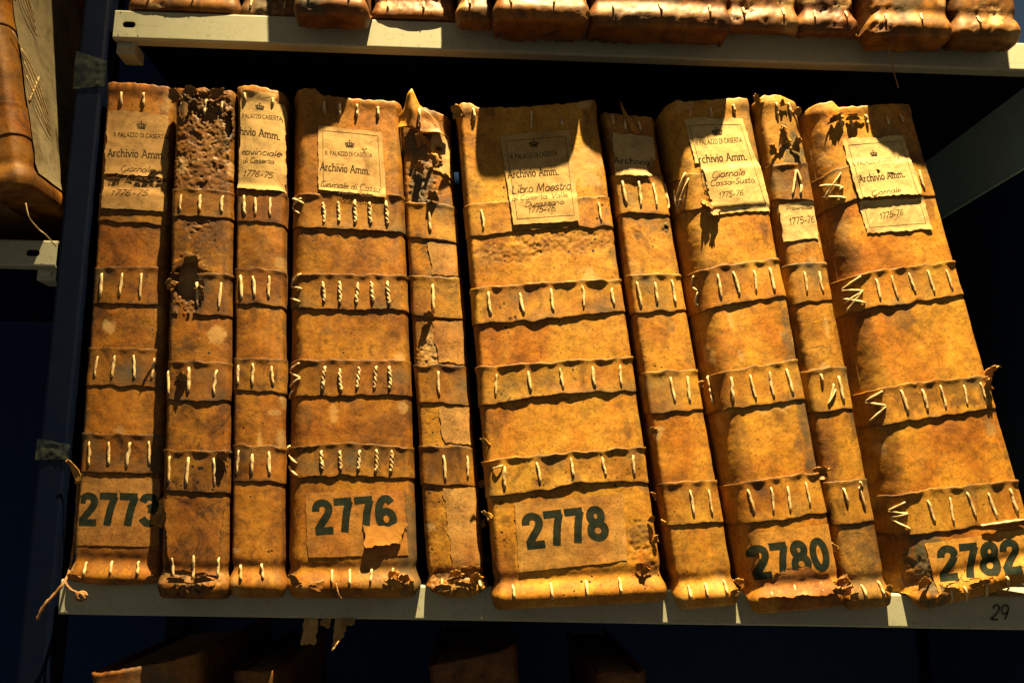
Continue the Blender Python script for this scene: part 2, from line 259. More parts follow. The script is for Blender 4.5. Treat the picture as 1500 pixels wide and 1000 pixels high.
def tube_geo(path, radius, sides=8, lobe=0.0, twist=0.0, taper=0.0, seed=0.0, flat=1.0):
    P = [Vector(p) for p in path]
    verts = []; n = len(P)
    up = Vector((0, -1, 0))
    L = 0.0
    for i, p in enumerate(P):
        d = (P[min(i + 1, n - 1)] - P[max(i - 1, 0)])
        if d.length < 1e-9: d = Vector((0, 0, 1))
        d.normalize()
        if i: L += (p - P[i - 1]).length
        a = d.cross(up)
        if a.length < 1e-4: a = d.cross(Vector((1, 0, 0)))
        a.normalize(); b = a.cross(d).normalized()
        s = i / max(1, n - 1)
        r = radius * (1 + 0.16 * noise.noise((L * 260 + seed * 7.1, seed, 3.3)))
        if taper: r *= 1 - taper * sstep(0.75, 1.0, s) - taper * (1 - sstep(0, 0.25, s)) * 0.6
        for k in range(sides):
            th = 2 * math.pi * k / sides
            rr = r * (1 + lobe * math.cos(2 * th - twist * L))
            verts.append(p + a * (rr * math.cos(th)) + b * (rr * math.sin(th) * flat))
    faces = []
    for i in range(n - 1):
        for k in range(sides):
            k2 = (k + 1) % sides
            faces.append((i * sides + k, i * sides + k2, (i + 1) * sides + k2, (i + 1) * sides + k))
    faces.append(tuple(range(sides - 1, -1, -1)))
    faces.append(tuple((n - 1) * sides + k for k in range(sides)))
    return verts, faces

def box_geo(x0, x1, y0, y1, z0, z1):
    v = [(x, y, z) for x in (x0, x1) for y in (y0, y1) for z in (z0, z1)]
    f = [(0, 1, 3, 2), (4, 6, 7, 5), (0, 4, 5, 1), (2, 3, 7, 6), (0, 2, 6, 4), (1, 5, 7, 3)]
    return v, f

# ------------------------------------------------------------------ materials
def nodes_of(name):
    m = bpy.data.materials.new(name)
    m.use_nodes = True
    nt = m.node_tree
    return m, nt, nt.nodes['Principled BSDF']

class NB:
    """tiny node builder"""
    def __init__(s, nt): s.nt = nt
    def n(s, t, **kw):
        nd = s.nt.nodes.new(t)
        for k, v in kw.items():
            if k.startswith('i_'):
                key = k[2:].replace('_', ' ')
                nd.inputs[int(key) if key.isdigit() else key].default_value = v
            else: setattr(nd, k, v)
        return nd
    def l(s, a, b): s.nt.links.new(a, b)
    def coord(s, seed, scale=(1, 1, 1)):
        tc = s.n('ShaderNodeTexCoord')
        mp = s.n('ShaderNodeMapping')
        mp.inputs['Location'].default_value = (seed * 3.17, seed * 1.31, seed * 2.23)
        mp.inputs['Scale'].default_value = scale
        s.l(tc.outputs['Object'], mp.inputs['Vector'])
        return mp.outputs['Vector']
    def noise(s, vec, scale, detail=6, rough=0.6, dist=0.0):
        nd = s.n('ShaderNodeTexNoise')
        nd.inputs['Scale'].default_value = scale
        nd.inputs['Detail'].default_value = detail
        nd.inputs['Roughness'].default_value = rough
        nd.inputs['Distortion'].default_value = dist
        s.l(vec, nd.inputs['Vector'])
        return nd.outputs['Fac']
    def ramp(s, fac, stops, interp='LINEAR'):
        nd = s.n('ShaderNodeValToRGB')
        cr = nd.color_ramp; cr.interpolation = interp
        while len(cr.elements) < len(stops): cr.elements.new(0.5)
        for e, (p, c) in zip(cr.elements, stops):
            e.position = p; e.color = (c[0], c[1], c[2], 1) if not isinstance(c, (int, float)) else (c, c, c, 1)
        s.l(fac, nd.inputs['Fac'])
        return nd.outputs['Color']
    def mix(s, fac, a, b, mode='MIX'):
        nd = s.n('ShaderNodeMix', data_type='RGBA', blend_type=mode)
        for sock, v in ((nd.inputs[0], fac), (nd.inputs[6], a), (nd.inputs[7], b)):
            if hasattr(v, 'links') or hasattr(v, 'is_linked'): s.l(v, sock)
            elif isinstance(v, (int, float)):
                sock.default_value = v if sock == nd.inputs[0] else (v, v, v, 1)
            else: sock.default_value = (v[0], v[1], v[2], 1)
        return nd.outputs[2]
    def math(s, op, a, b=None):
        nd = s.n('ShaderNodeMath', operation=op)
        for sock, v in ((nd.inputs[0], a), (nd.inputs[1], b)):
            if v is None: continue
            if isinstance(v, (int, float)): sock.default_value = v
            else: s.l(v, sock)
        return nd.outputs[0]
    def bump(s, h, strength, dist, prev=None):
        nd = s.n('ShaderNodeBump')
        nd.inputs['Strength'].default_value = strength
        nd.inputs['Distance'].default_value = dist
        s.l(h, nd.inputs['Height'])
        if prev: s.l(prev, nd.inputs['Normal'])
        return nd.outputs['Normal']

def leather(name, seed, light, mid, dark, speck=0.5, grime=0.5, stain=True, gloss=0.50, craze=0.25):
    m, nt, bs = nodes_of(name)
    b = NB(nt)
    v = b.coord(seed)
    n1 = b.noise(v, 16, 9, 0.62, 0.6)
    col = b.ramp(n1, [(0.30, dark), (0.44, mid), (0.57, light), (0.70, mid), (0.82, dark)])
    n2 = b.noise(v, 75, 10, 0.72, 0.3)
    col = b.mix(0.55, col, b.ramp(n2, [(0.30, 0.30), (0.45, 0.85), (0.58, 1.02), (0.74, 1.25)]), 'MULTIPLY')
    n0 = b.noise(v, 8.5, 5, 0.6, 1.0)
    col = b.mix(0.95, col, b.ramp(n0, [(0.30, (0.50, 0.42, 0.38)), (0.42, (0.98, 0.84, 0.66)), (0.54, (1.0, 1.0, 1.0)), (0.68, (1.05, 1.08, 1.10))]), 'MULTIPLY')
    # rubbed, streaky handling marks running down the spine
    vs = b.coord(seed + 5, (1.0, 1.0, 0.16))
    n3 = b.noise(vs, 120, 6, 0.6, 0.0)
    col = b.mix(0.35, col, b.ramp(n3, [(0.35, 0.55), (0.52, 1.0), (0.7, 1.12)]), 'MULTIPLY')
    # grime blotches
    n4 = b.noise(v, 26, 12, 0.74, 1.4)
    g = b.ramp(n4, [(0.51, 0.0), (0.66, min(1.0, grime + 0.15))])
    col = b.mix(g, col, (dark[0] * 0.35, dark[1] * 0.33, dark[2] * 0.5))
    # fine grain pepper
    n5 = b.noise(v, 420, 4, 0.7)
    col = b.mix(0.65, col, b.ramp(n5, [(0.30, 0.18), (0.46, 0.92), (0.62, 1.10)]), 'MULTIPLY')
    # crazing of the dry skin
    cr = b.n('ShaderNodeTexVoronoi', feature='DISTANCE_TO_EDGE')
    cr.inputs['Scale'].default_value = 95
    wv = b.n('ShaderNodeVectorMath', operation='ADD')
    nz = b.n('ShaderNodeTexNoise'); nz.inputs['Scale'].default_value = 60; nz.inputs['Detail'].default_value = 5
    b.l(v, nz.inputs['Vector'])
    sc_ = b.n('ShaderNodeVectorMath', operation='SCALE'); sc_.inputs[3].default_value = 0.022
    b.l(nz.outputs['Color'], sc_.inputs[0]); b.l(v, wv.inputs[0]); b.l(sc_.outputs[0], wv.inputs[1]); b.l(wv.outputs[0], cr.inputs['Vector'])
    crack = b.ramp(cr.outputs['Distance'], [(0.0, 0.0), (0.055, 1.0)])
    gate = b.ramp(b.noise(v, 30, 4, 0.6), [(0.50, 0.0), (0.68, craze)])
    col = b.mix(b.mix(1.0, gate, b.math('SUBTRACT', 1.0, crack), 'MULTIPLY'), col, (dark[0] * 0.3, dark[1] * 0.3, dark[2] * 0.3))
    # worm holes, clustered
    vo = b.n('ShaderNodeTexVoronoi', feature='F1')
    vo.inputs['Scale'].default_value = 150
    b.l(v, vo.inputs['Vector'])
    cl = b.noise(v, 22, 3, 0.5)
    thr = b.ramp(cl, [(0.46, 0.0), (0.70, 0.30 * speck)])
    hole = b.math('LESS_THAN', vo.outputs['Distance'], thr)
    col = b.mix(hole, col, (0.018, 0.010, 0.005))
    # short dark nicks and flakes
    vk = b.coord(seed + 2, (1.0, 1.0, 2.3))
    v2 = b.n('ShaderNodeTexVoronoi', feature='F1')
    v2.inputs['Scale'].default_value = 52
    v2.inputs['Randomness'].default_value = 1.0
    wn = b.n('ShaderNodeVectorMath', operation='ADD')
    nz2 = b.n('ShaderNodeTexNoise'); nz2.inputs['Scale'].default_value = 330; nz2.inputs['Detail'].default_value = 3
    b.l(v, nz2.inputs['Vector'])
    s2_ = b.n('ShaderNodeVectorMath', operation='SCALE'); s2_.inputs[3].default_value = 0.022
    b.l(nz2.outputs['Color'], s2_.inputs[0])
    b.l(vk, wn.inputs[0]); b.l(s2_.outputs[0], wn.inputs[1]); b.l(wn.outputs[0], v2.inputs['Vector'])
    th2 = b.ramp(b.noise(v, 13, 5, 0.6), [(0.44, 0.0), (0.66, 0.24 * speck + 0.05)])
    nick = b.math('LESS_THAN', v2.outputs['Distance'], th2)
    col = b.mix(b.mix(1.0, nick, b.ramp(n5, [(0.35, 0.95), (0.65, 0.3)]), 'MULTIPLY'), col, (0.035, 0.016, 0.006))
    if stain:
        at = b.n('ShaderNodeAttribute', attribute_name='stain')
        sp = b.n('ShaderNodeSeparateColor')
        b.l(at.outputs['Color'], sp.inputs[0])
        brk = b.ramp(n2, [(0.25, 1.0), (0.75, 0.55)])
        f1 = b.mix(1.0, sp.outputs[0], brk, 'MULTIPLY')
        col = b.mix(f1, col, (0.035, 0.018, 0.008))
        f2 = b.mix(1.0, sp.outputs[1], brk, 'MULTIPLY')
        col = b.mix(f2, col, (0.60, 0.40, 0.16))
        f3 = b.mix(1.0, sp.outputs[2], brk, 'MULTIPLY')
        col = b.mix(f3, col, (0.055, 0.060, 0.038))
    b.l(col, bs.inputs['Base Color'])
    bs.inputs['Specular IOR Level'].default_value = 0.35
    rr = b.ramp(n2, [(0.3, gloss + 0.2), (0.7, gloss - 0.06)])
    b.l(rr, bs.inputs['Roughness'])
    nb = b.bump(n2, 0.24, 0.0010)
    nb = b.bump(b.noise(v, 260, 8, 0.7, 0.5), 0.42, 0.0005, nb)
    nb = b.bump(b.math('SUBTRACT', 1.0, hole), 0.6, 0.0012, nb)
    nb = b.bump(crack, 0.3 * craze, 0.0005, nb)
    b.l(nb, bs.inputs['Normal'])
    return m

def paper(name, seed, light, dark, stain=0.6):
    m, nt, bs = nodes_of(name)
    b = NB(nt)
    v = b.coord(seed)
    n1 = b.noise(v, 28, 10, 0.68, 0.8)
    col = b.ramp(n1, [(0.32, dark), (0.52, light), (0.75, (light[0] * 1.06, light[1] * 1.05, light[2]))])
    n2 = b.noise(v, 190, 8, 0.7)
    col = b.mix(0.5, col, b.ramp(n2, [(0.3, 0.55), (0.5, 0.98), (0.7, 1.06)]), 'MULTIPLY')
    n4 = b.noise(v, 45, 10, 0.8, 1.5)
    col = b.mix(b.ramp(n4, [(0.56, 0.0), (0.72, stain)]), col, (dark[0] * 0.35, dark[1] * 0.32, dark[2] * 0.3))
    vo = b.n('ShaderNodeTexVoronoi', feature='F1')
    vo.inputs['Scale'].default_value = 210
    b.l(v, vo.inputs['Vector'])
    thr = b.ramp(b.noise(v, 30, 2), [(0.55, 0.0), (0.72, 0.16)])
    col = b.mix(b.math('LESS_THAN', vo.outputs['Distance'], thr), col, (0.03, 0.016, 0.008))
    b.l(col, bs.inputs['Base Color'])
    bs.inputs['Roughness'].default_value = 0.8
    bs.inputs['Specular IOR Level'].default_value = 0.2
    nb = b.bump(n1, 0.4, 0.002)
    nb = b.bump(n2, 0.35, 0.0006, nb)
    b.l(nb, bs.inputs['Normal'])
    return m

def cord_mat(name, seed, light, dark):
    m, nt, bs = nodes_of(name)
    b = NB(nt)
    v = b.coord(seed)
    n1 = b.noise(v, 110, 6, 0.7)
    col = b.ramp(n1, [(0.36, dark), (0.58, light)])
    n2 = b.noise(v, 700, 4, 0.6)
    col = b.mix(0.5, col, b.ramp(n2, [(0.3, 0.45), (0.55, 1.05)]), 'MULTIPLY')
    b.l(col, bs.inputs['Base Color'])
    bs.inputs['Roughness'].default_value = 0.6
    bs.inputs['Specular IOR Level'].default_value = 0.3
    b.l(b.bump(n2, 0.5, 0.0005), bs.inputs['Normal'])
    return m

def paint(name, seed, base, worn, rough=0.5, amount=0.35, scale=30, spec=0.3):
    m, nt, bs = nodes_of(name)
    b = NB(nt)
    v = b.coord(seed)
    n1 = b.noise(v, scale, 8, 0.65, 0.4)
    col = b.mix(b.ramp(n1, [(0.45, 0.0), (0.75, amount)]), base, worn)
    n2 = b.noise(v, 240, 6, 0.75)
    col = b.mix(0.5, col, b.ramp(n2, [(0.32, 0.4), (0.44, 1.0)]), 'MULTIPLY')
    n6 = b.noise(v, 70, 9, 0.8, 1.0)
    col = b.mix(b.ramp(n6, [(0.60, 0.0), (0.72, 0.45)]), col, (worn[0] * .5, worn[1] * .5, worn[2] * .5))
    sc = b.noise(b.coord(seed + 2, (0.15, 1, 1.0)), 180, 3, 0.5)
    col = b.mix(0.18, col, b.ramp(sc, [(0.30, 0.5), (0.40, 1.0)]), 'MULTIPLY')
    b.l(col, bs.inputs['Base Color'])
    b.l(b.ramp(n1, [(0.3, rough - 0.08), (0.7, rough + 0.15)]), bs.inputs['Roughness'])
    bs.inputs['Specular IOR Level'].default_value = spec
    b.l(b.bump(n2, 0.12, 0.0006), bs.inputs['Normal'])
    return m

def plain_ink(name, c, fade):
    m, nt, bs = nodes_of(name)
    b = NB(nt)
    v = b.coord(1.0)
    n = b.noise(v, 160, 8, 0.75)
    b.l(b.ramp(n, [(0.42, c), (0.72, fade)]), bs.inputs['Base Color'])
    bs.inputs['Roughness'].default_value = 0.75
    bs.inputs['Specular IOR Level'].default_value = 0.15
    return m

TAN = ((0.47, 0.226, 0.021), (0.37, 0.156, 0.012), (0.15, 0.054, 0.006))
ORANGE = ((0.42, 0.182, 0.015), (0.31, 0.118, 0.008), (0.12, 0.040, 0.004))
BROWN = ((0.29, 0.122, 0.013), (0.205, 0.076, 0.008), (0.085, 0.030, 0.004))
GOLD = ((0.55, 0.272, 0.026), (0.45, 0.184, 0.015), (0.20, 0.070, 0.007))

M_STITCH = cord_mat('parchment_thong', 3, (0.71, 0.54, 0.28), (0.38, 0.23, 0.085))
M_THREAD = cord_mat('old_cord', 4, (0.42, 0.22, 0.08), (0.16, 0.07, 0.025))
M_INK = plain_ink('printing_ink', (0.022, 0.016, 0.010), (0.12, 0.075, 0.030))
M_HAND = plain_ink('iron_gall_ink', (0.045, 0.022, 0.010), (0.15, 0.085, 0.032))
M_NUM = plain_ink('stencil_ink', (0.006, 0.014, 0.010), (0.032, 0.030, 0.013))
M_PEN = plain_ink('marker_ink', (0.014, 0.015, 0.014), (0.09, 0.088, 0.07))
M_PAGES = paper('page_edges', 9, (0.34, 0.20, 0.08), (0.16, 0.08, 0.028))
M_LIP = paint('beige_enamel', 11, (0.385, 0.385, 0.28), (0.25, 0.235, 0.155), 0.45, 0.35)
M_NAVY = paint('navy_enamel', 12, (0.0012, 0.0045, 0.019), (0.002, 0.006, 0.018), 0.6, 0.5, spec=0.08)
M_BACK = paint('dark_blue_back', 13, (0.014, 0.036, 0.120), (0.014, 0.030, 0.085), 0.8, 0.5, spec=0.05)
M_RAIL = paint('grey_green_enamel', 14, (0.50, 0.82, 0.90), (0.34, 0.56, 0.62), 0.5, 0.4)
M_TAPE, _nt, _bs = nodes_of('cloudy_tape')
_b = NB(_nt)
_b.l(_b.ramp(_b.noise(_b.coord(2), 90, 6), [(0.35, (0.012, 0.020, 0.022)), (0.65, (0.06, 0.07, 0.05))]), _bs.inputs['Base Color'])
_bs.inputs['Roughness'].default_value = 0.18
_bs.inputs['Alpha'].default_value = 0.55

# ------------------------------------------------------------------ stroke lettering
def arc(cx, cy, rx, ry, a0=0, a1=360, n=14):
    return [(cx + rx * math.cos(math.radians(a0 + (a1 - a0) * k / n)), cy + ry * math.sin(math.radians(a0 + (a1 - a0) * k / n))) for k in range(n + 1)]
def S(*c): return [(c[i], c[i + 1]) for i in range(0, len(c), 2)]
def K(*c): return catmull(S(*c), 4)
G = {
 'a': (5.2, [arc(2.3, 2.4, 1.9, 2.4), S(4.3, 5, 4.3, 0)]), 'b': (5.0, [S(.6, 8, .6, 0), arc(2.6, 2.4, 2, 2.4)]),
 'c': (4.6, [arc(2.5, 2.5, 2.1, 2.5, 50, 315)]), 'd': (5.4, [arc(2.3, 2.4, 1.9, 2.4), S(4.4, 8, 4.4, 0)]),
 'e': (4.8, [S(.5, 2.6, 4.3, 2.6), arc(2.4, 2.5, 2, 2.5, 5, 315)]), 'g': (5.0, [arc(2.2, 2.7, 1.9, 2.3), K(4.2, 5, 4.2, -1, 3, -2.8, 1.2, -2.8, .4, -2)]),
 'h': (5.4, [S(.8, 8, .8, 0), K(.8, 3.2, 1.8, 4.7, 3.2, 5, 4.4, 3.8), S(4.4, 3.8, 4.4, 0)]), 'i': (2.2, [S(1, 5, 1, 0), S(1, 6.8, 1, 7.8)]),
 'l': (2.2, [S(1, 8, 1, 0)]), 'm': (8.4, [S(.8, 5, .8, 0), K(.8, 3.2, 1.6, 4.7, 2.8, 5, 4.0, 3.8), S(4.0, 3.8, 4.0, 0), K(4.0, 3.2, 5, 4.7, 6.2, 5, 7.3, 3.8), S(7.3, 3.8, 7.3, 0)]),
 'n': (5.3, [S(.8, 5, .8, 0), K(.8, 3.2, 1.8, 4.7, 3.1, 5, 4.3, 3.8), S(4.3, 3.8, 4.3, 0)]), 'o': (5.0, [arc(2.4, 2.5, 2, 2.5)]),
 'p': (5.0, [S(.7, 5, .7, -3), arc(2.6, 2.4, 2, 2.4)]), 'r': (3.8, [S(.8, 5, .8, 0), K(.8, 2.8, 1.6, 4.4, 3.2, 5)]),
 's': (4.4, [K(3.9, 4.2, 2.2, 5, .7, 4, 2.2, 2.6, 3.9, 1.2, 2.2, 0, .4, .9)]), 't': (3.6, [K(1.5, 7, 1.5, 1.2, 2.3, 0, 3.4, .5), S(.1, 5, 3.2, 5)]),
 'u': (5.3, [K(.7, 5, .7, 1.4, 2, 0, 3.6, .6, 4.3, 2), S(4.3, 5, 4.3, 0)]), 'v': (4.8, [S(.3, 5, 2.4, 0), S(2.4, 0, 4.5, 5)]),
 'z': (4.6, [S(.4, 5, 4.2, 5, .4, 0, 4.2, 0)]),
 'A': (7.0, [S(.4, 0, 3.4, 8), S(3.4, 8, 6.4, 0), S(1.7, 2.8, 5.1, 2.8)]), 'C': (6.4, [arc(3.4, 4, 2.9, 4, 45, 318)]),
 'D': (6.6, [S(.9, 8, .9, 0), K(.9, 8, 3.6, 7.8, 5.8, 5.6, 5.8, 2.4, 3.6, .2, .9, 0)]), 'E': (5.6, [S(.9, 0, .9, 8), S(.9, 8, 5, 8), S(.9, 4.2, 4.2, 4.2), S(.9, 0, 5, 0)]),
 'G': (6.8, [arc(3.5, 4, 2.9, 4, 50, 330), K(6.2, 3.4, 6.2, 1, 5.4, -2, 3.2, -2.6)]), 'I': (2.4, [S(1.1, 0, 1.1, 8)]), 'L': (5.6, [S(1, 8, 1, 0), S(1, 0, 5, .2)]),
 'M': (8.6, [S(.8, 0, 1.6, 8), S(1.6, 8, 4.2, 1.5), S(4.2, 1.5, 6.8, 8), S(6.8, 8, 7.6, 0)]), 'O': (6.8, [arc(3.3, 4, 2.8, 4)]),
 'P': (5.8, [S(.9, 8, .9, 0), K(.9, 8, 3.6, 8, 5, 6.2, 3.6, 4.1, .9, 3.9)]), 'R': (6.2, [S(.9, 8, .9, 0), K(.9, 8, 3.6, 8, 5, 6.2, 3.6, 4.1, .9, 3.9), S(3, 4, 5.6, 0)]),
 'S': (5.4, [K(4.8, 6.8, 3, 8, .9, 6.4, 2.6, 4.2, 4.6, 2, 2.6, 0, .4, 1.4)]), 'T': (5.8, [S(.2, 8, 5.4, 8), S(2.8, 8, 2.8, 0)]),
 'V': (6.4, [S(.3, 8, 3.1, 0), S(3.1, 0, 6, 8)]), 'Z': (5.6, [S(.5, 8, 5, 8, .5, 0, 5, 0)]),
 '1': (3.6, [S(.6, 6.2, 2.1, 8), S(2.1, 8, 2.1, 0)]), '5': (5.0, [S(4.2, 8, 1.2, 8), K(1.2, 8, .9, 4.6, 2.6, 5.2, 4.2, 3.6, 3.8, 1, 2, 0, .4, .8)]),
 '6': (5.0, [arc(2.4, 2.3, 1.9, 2.3), K(4, 7.4, 2.2, 7.2, .8, 5, .5, 2.3)]), '7': (4.8, [S(.4, 8, 4.4, 8), S(4.4, 8, 1.6, 0)]),
 '2': (5.0, [K(.6, 6, 1.4, 7.8, 3.2, 7.8, 4.1, 6, 3, 3.4, .5, .3), S(.5, .3, 4.6, 0)]), '9': (5.0, [arc(2.4, 5.6, 1.8, 2.3), K(4.2, 5.6, 4, 3, 3.4, 0)]),
 '.': (2.2, [S(.8, 0, .8, .9)]), ',': (2.2, [S(1, .8, .5, -1.2)]), '-': (3.8, [S(.6, 3, 3, 3)]), ' ': (3.0, []),
}
BIG = {
 '2': (5.0, [K(.85, 5.35, .95, 6.4, 1.6, 7.1, 2.5, 7.28, 3.6, 6.8, 3.95, 5.7, 3.5, 4.4, 2.2, 2.7, 1.0, 1.0), S(.35, .62, 4.6, .62)]),
 '7': (4.9, [S(.2, 7.3, 4.5, 7.3), K(3.95, 7.2, 3.0, 4.3, 2.2, 0)]),
 '3': (4.9, [K(.75, 6.0, 1.4, 7.1, 2.5, 7.3, 3.7, 6.6, 3.6, 5.2, 2.1, 4.35), K(2.1, 4.2, 3.8, 3.6, 4.0, 2.0, 3.0, .8, 1.7, .75, .6, 1.9)]),
 '6': (5.0, [arc(2.45, 2.45, 1.6, 1.8, 0, 360, 22), K(3.95, 6.2, 3.1, 7.25, 1.9, 6.95, .98, 5.3, .8, 2.6)]),
 '8': (5.0, [arc(2.45, 5.75, 1.32, 1.5, 0, 360, 20), arc(2.45, 2.35, 1.65, 1.68, 0, 360, 22)]),
 '0': (5.0, [arc(2.45, 4, 1.62, 3.28, 0, 360, 24)]),
}
CROWN = [S(-4, 0, 4, 0), S(-4, 1.2, 4, 1.2), S(-4, 1.4, -4.6, 4.8), S(-4.6, 4.8, -2.2, 2.2), S(-2.2, 1.6, -2.4, 5.8), S(0, 1.5, 0, 7.2), S(2.2, 1.6, 2.4, 5.8), S(4, 1.4, 4.6, 4.8),
         S(4.6, 4.8, 2.2, 2.2), arc(-1.2, 3.2, 1.0, 1.4), arc(1.2, 3.2, 1.0, 1.4), S(-.9, 7.2, .9, 7.2)]

def layout(text, style, length, height):
    """strokes in metres along a baseline: list of (points, width)"""
    out = []
    if style == 'crown':
        k = height / 8.0
        return [([(x * k, y * k) for x, y in st], 0.9 * k) for st in CROWN]
    table = BIG if style == 'big' else G
    total = sum(table[c][0] for c in text) + (0.5 * len(text) if style == 'slab' else 0)
    kx = length / total; ky = height / 8.0
    pen = 0.0
    rr = random.Random(text + style)
    for c in text:
        w, strokes = table[c]
        jx, jy = (rr.uniform(-.25, .25), rr.uniform(-.35, .35)) if style == 'hand' else (0, 0)
        for st in strokes:
            wd = {'slab': 1.25, 'caps': 1.05, 'hand': 0.90, 'big': 1.78}[style] * (kx + ky) / 2
            pts = []
            for x, y in st:
                if style == 'hand':
                    x2 = x + 0.30 * y + jx; y2 = y * (1.0 if y > 5 else 0.92) + jy
                else: x2, y2 = x, y
                pts.append(((pen + x2) * kx, y2 * ky))
            out.append((pts, wd))
            if style == 'slab':
                (xa, ya), (xb, yb) = st[0], st[-1]
                if len(st) == 2 and abs(xb - xa) < 0.6 * abs(yb - ya):
                    for (x, y) in (st[0], st[1]):
                        if y in (0, 5, 8, -3):
                            out.append(([((pen + x - 1.15) * kx, (y + (.25 if y <= 0 else -.25)) * ky), ((pen + x + 1.15) * kx, (y + (.25 if y <= 0 else -.25)) * ky)], 0.75 * ky))
        if style == 'hand' and c.islower():
            out.append(([((pen + w - 1.0 + jx) * kx, .2 * ky), ((pen + w + .6 + jx) * kx, 2.0 * ky)], 0.45 * kx))
        pen += w + (0.5 if style == 'slab' else 0)
    return out

def ribbons(strokes, place, step=0.0011):
    """place(x, y, lift) -> 3-D point; returns geometry of flat inked strokes"""
    V = []; Fc = []
    for si, (pts, wd) in enumerate(strokes):
        fine = [pts[0]]
        for a, b in zip(pts, pts[1:]):
            d = math.hypot(b[0] - a[0], b[1] - a[1]); n = max(1, int(d / step))
            for k in range(1, n + 1):
                fine.append((a[0] + (b[0] - a[0]) * k / n, a[1] + (b[1] - a[1]) * k / n))
        n = len(fine); b0 = len(V)
        cross = 3 if wd > 0.002 else 1
        for i, (x, y) in enumerate(fine):
            p0 = fine[max(0, i - 1)]; p1 = fine[min(n - 1, i + 1)]
            if pts[0] == pts[-1] or (abs(pts[0][0] - pts[-1][0]) + abs(pts[0][1] - pts[-1][1])) < 1e-7:
                p0 = fine[i - 1] if i > 0 else fine[-2]; p1 = fine[i + 1] if i < n - 1 else fine[1]
            dx, dy = p1[0] - p0[0], p1[1] - p0[1]; L = math.hypot(dx, dy) or 1
            nx, ny = -dy / L, dx / L
            for c in range(cross + 1):
                o = (c / cross - 0.5) * wd
                V.append(place(x + nx * o, y + ny * o, 0.00006 + 0.000006 * (si % 9)))
        w = cross + 1
        for i in range(n - 1):
            for c in range(cross):
                a = b0 + i * w + c
                Fc.append((a, a + w, a + w + 1, a + 1))
    return V, Fc

# ------------------------------------------------------------------ ledgers
class Spine:
    def __init__(s, quad, y0, rl, rr, seed, conv=0.0025, amp=0.0007, depth=0.26, floor=None):
        s.tl, s.tr, s.bl, s.br = [Vector((a, 0, b)) for a, b in quad]
        s.y0, s.seed, s.conv, s.amp, s.depth, s.floor = y0, seed, conv, amp, depth, floor
        s.W = ((s.br - s.bl).length + (s.tr - s.tl).length) / 2
        s.H = ((s.tl - s.bl).length + (s.tr - s.br).length) / 2
        s.rl, s.rr = rl, rr
        s.ax = ((s.br - s.bl) + (s.tr - s.tl)).normalized()
        s.up = ((s.tl - s.bl) + (s.tr - s.br)).normalized()
    def prof(s, q):
        """depth behind the spine front and outward normal (x, y) at q"""
        fl, fr = s.rl[0] / s.W, s.rr[0] / s.W
        if q <= 0: return s.rl[1] - q * 0.1, (-1.0, 0.0)
        if q >= 1: return s.rr[1] + (q - 1) * 0.1, (1.0, 0.0)
        y = -s.conv * (1 - (2 * q - 1) ** 2) + s.conv * 0
        if q < fl:
            e = 1 - q / fl; y += s.rl[1] * (1 - math.sqrt(max(0, 1 - e * e)))
            n = Vector((-e / s.rl[0], -math.sqrt(max(1e-6, 1 - e * e)) / s.rl[1])).normalized()
            return y, (n.x, n.y)
        if q > 1 - fr:
            e = 1 - (1 - q) / fr; y += s.rr[1] * (1 - math.sqrt(max(0, 1 - e * e)))
            n = Vector((e / s.rr[0], -math.sqrt(max(1e-6, 1 - e * e)) / s.rr[1])).normalized()
            return y, (n.x, n.y)
        return y, (0.0, -1.0)
    def big(s, q, t):
        z = t * s.H
        d = s.amp * fbm(q * s.W * 26 + s.seed * 5.3, z * 22, s.seed * 1.7, 3)
        d += 0.0028 * math.exp(-((z - 0.006) / 0.007) ** 2) - 0.0012 * math.exp(-((z - 0.019) / 0.005) ** 2)
        d += 0.0012 * math.exp(-((z - s.H + 0.004) / 0.006) ** 2)
        return d
    def P(s, q, t, off=0.0, disp=True):
        y, (nx, ny) = s.prof(q)
        x = min(1.0, max(0.0, q))
        b = (s.bl * (1 - x) + s.br * x) * (1 - t) + (s.tl * (1 - x) + s.tr * x) * t
        o = off + (s.big(q, t) if disp else 0)
        b = b + s.ax * (nx * o)
        b.y = s.y0 + y + ny * o
        if s.floor is not None and b.z < s.floor + 0.0008:
            if b.y > -0.004: b.z = s.floor + 0.0008
            elif b.y > -0.010: b.z += (s.floor + 0.0008 - b.z) * (b.y + 0.010) / 0.006
        return b

def section(sp, res, back=True, side=0.0):
    fl, fr = sp.rl[0] / sp.W, sp.rr[0] / sp.W
    qs = []
    if back:
        d = sp.depth * 10
        qs += [-d, -d * .6, -d * .35, -d * .18, -.25, -.12, -.05]
    elif side:
        qs += [-side, -side * .5, -side * .2]
    nl = max(5, int(math.hypot(*sp.rl) * 1.4 / res))
    qs += [fl * (1 - math.cos(math.pi / 2 * k / nl)) for k in range(nl)]
    n = max(6, int((1 - fl - fr) * sp.W / res))
    qs += [fl + (1 - fl - fr) * k / n for k in range(n)]
    nr = max(5, int(math.hypot(*sp.rr) * 1.4 / res))
    qs += [1 - fr * (1 - math.sin(math.pi / 2 * k / nr)) for k in range(nr)] + [1.0]
    if back:
        qs += [1.05, 1.12, 1.25, 1 + d * .18, 1 + d * .35, 1 + d * .6, 1 + d]
    elif side:
        qs += [1 + side * .2, 1 + side * .5, 1 + side]
    return qs

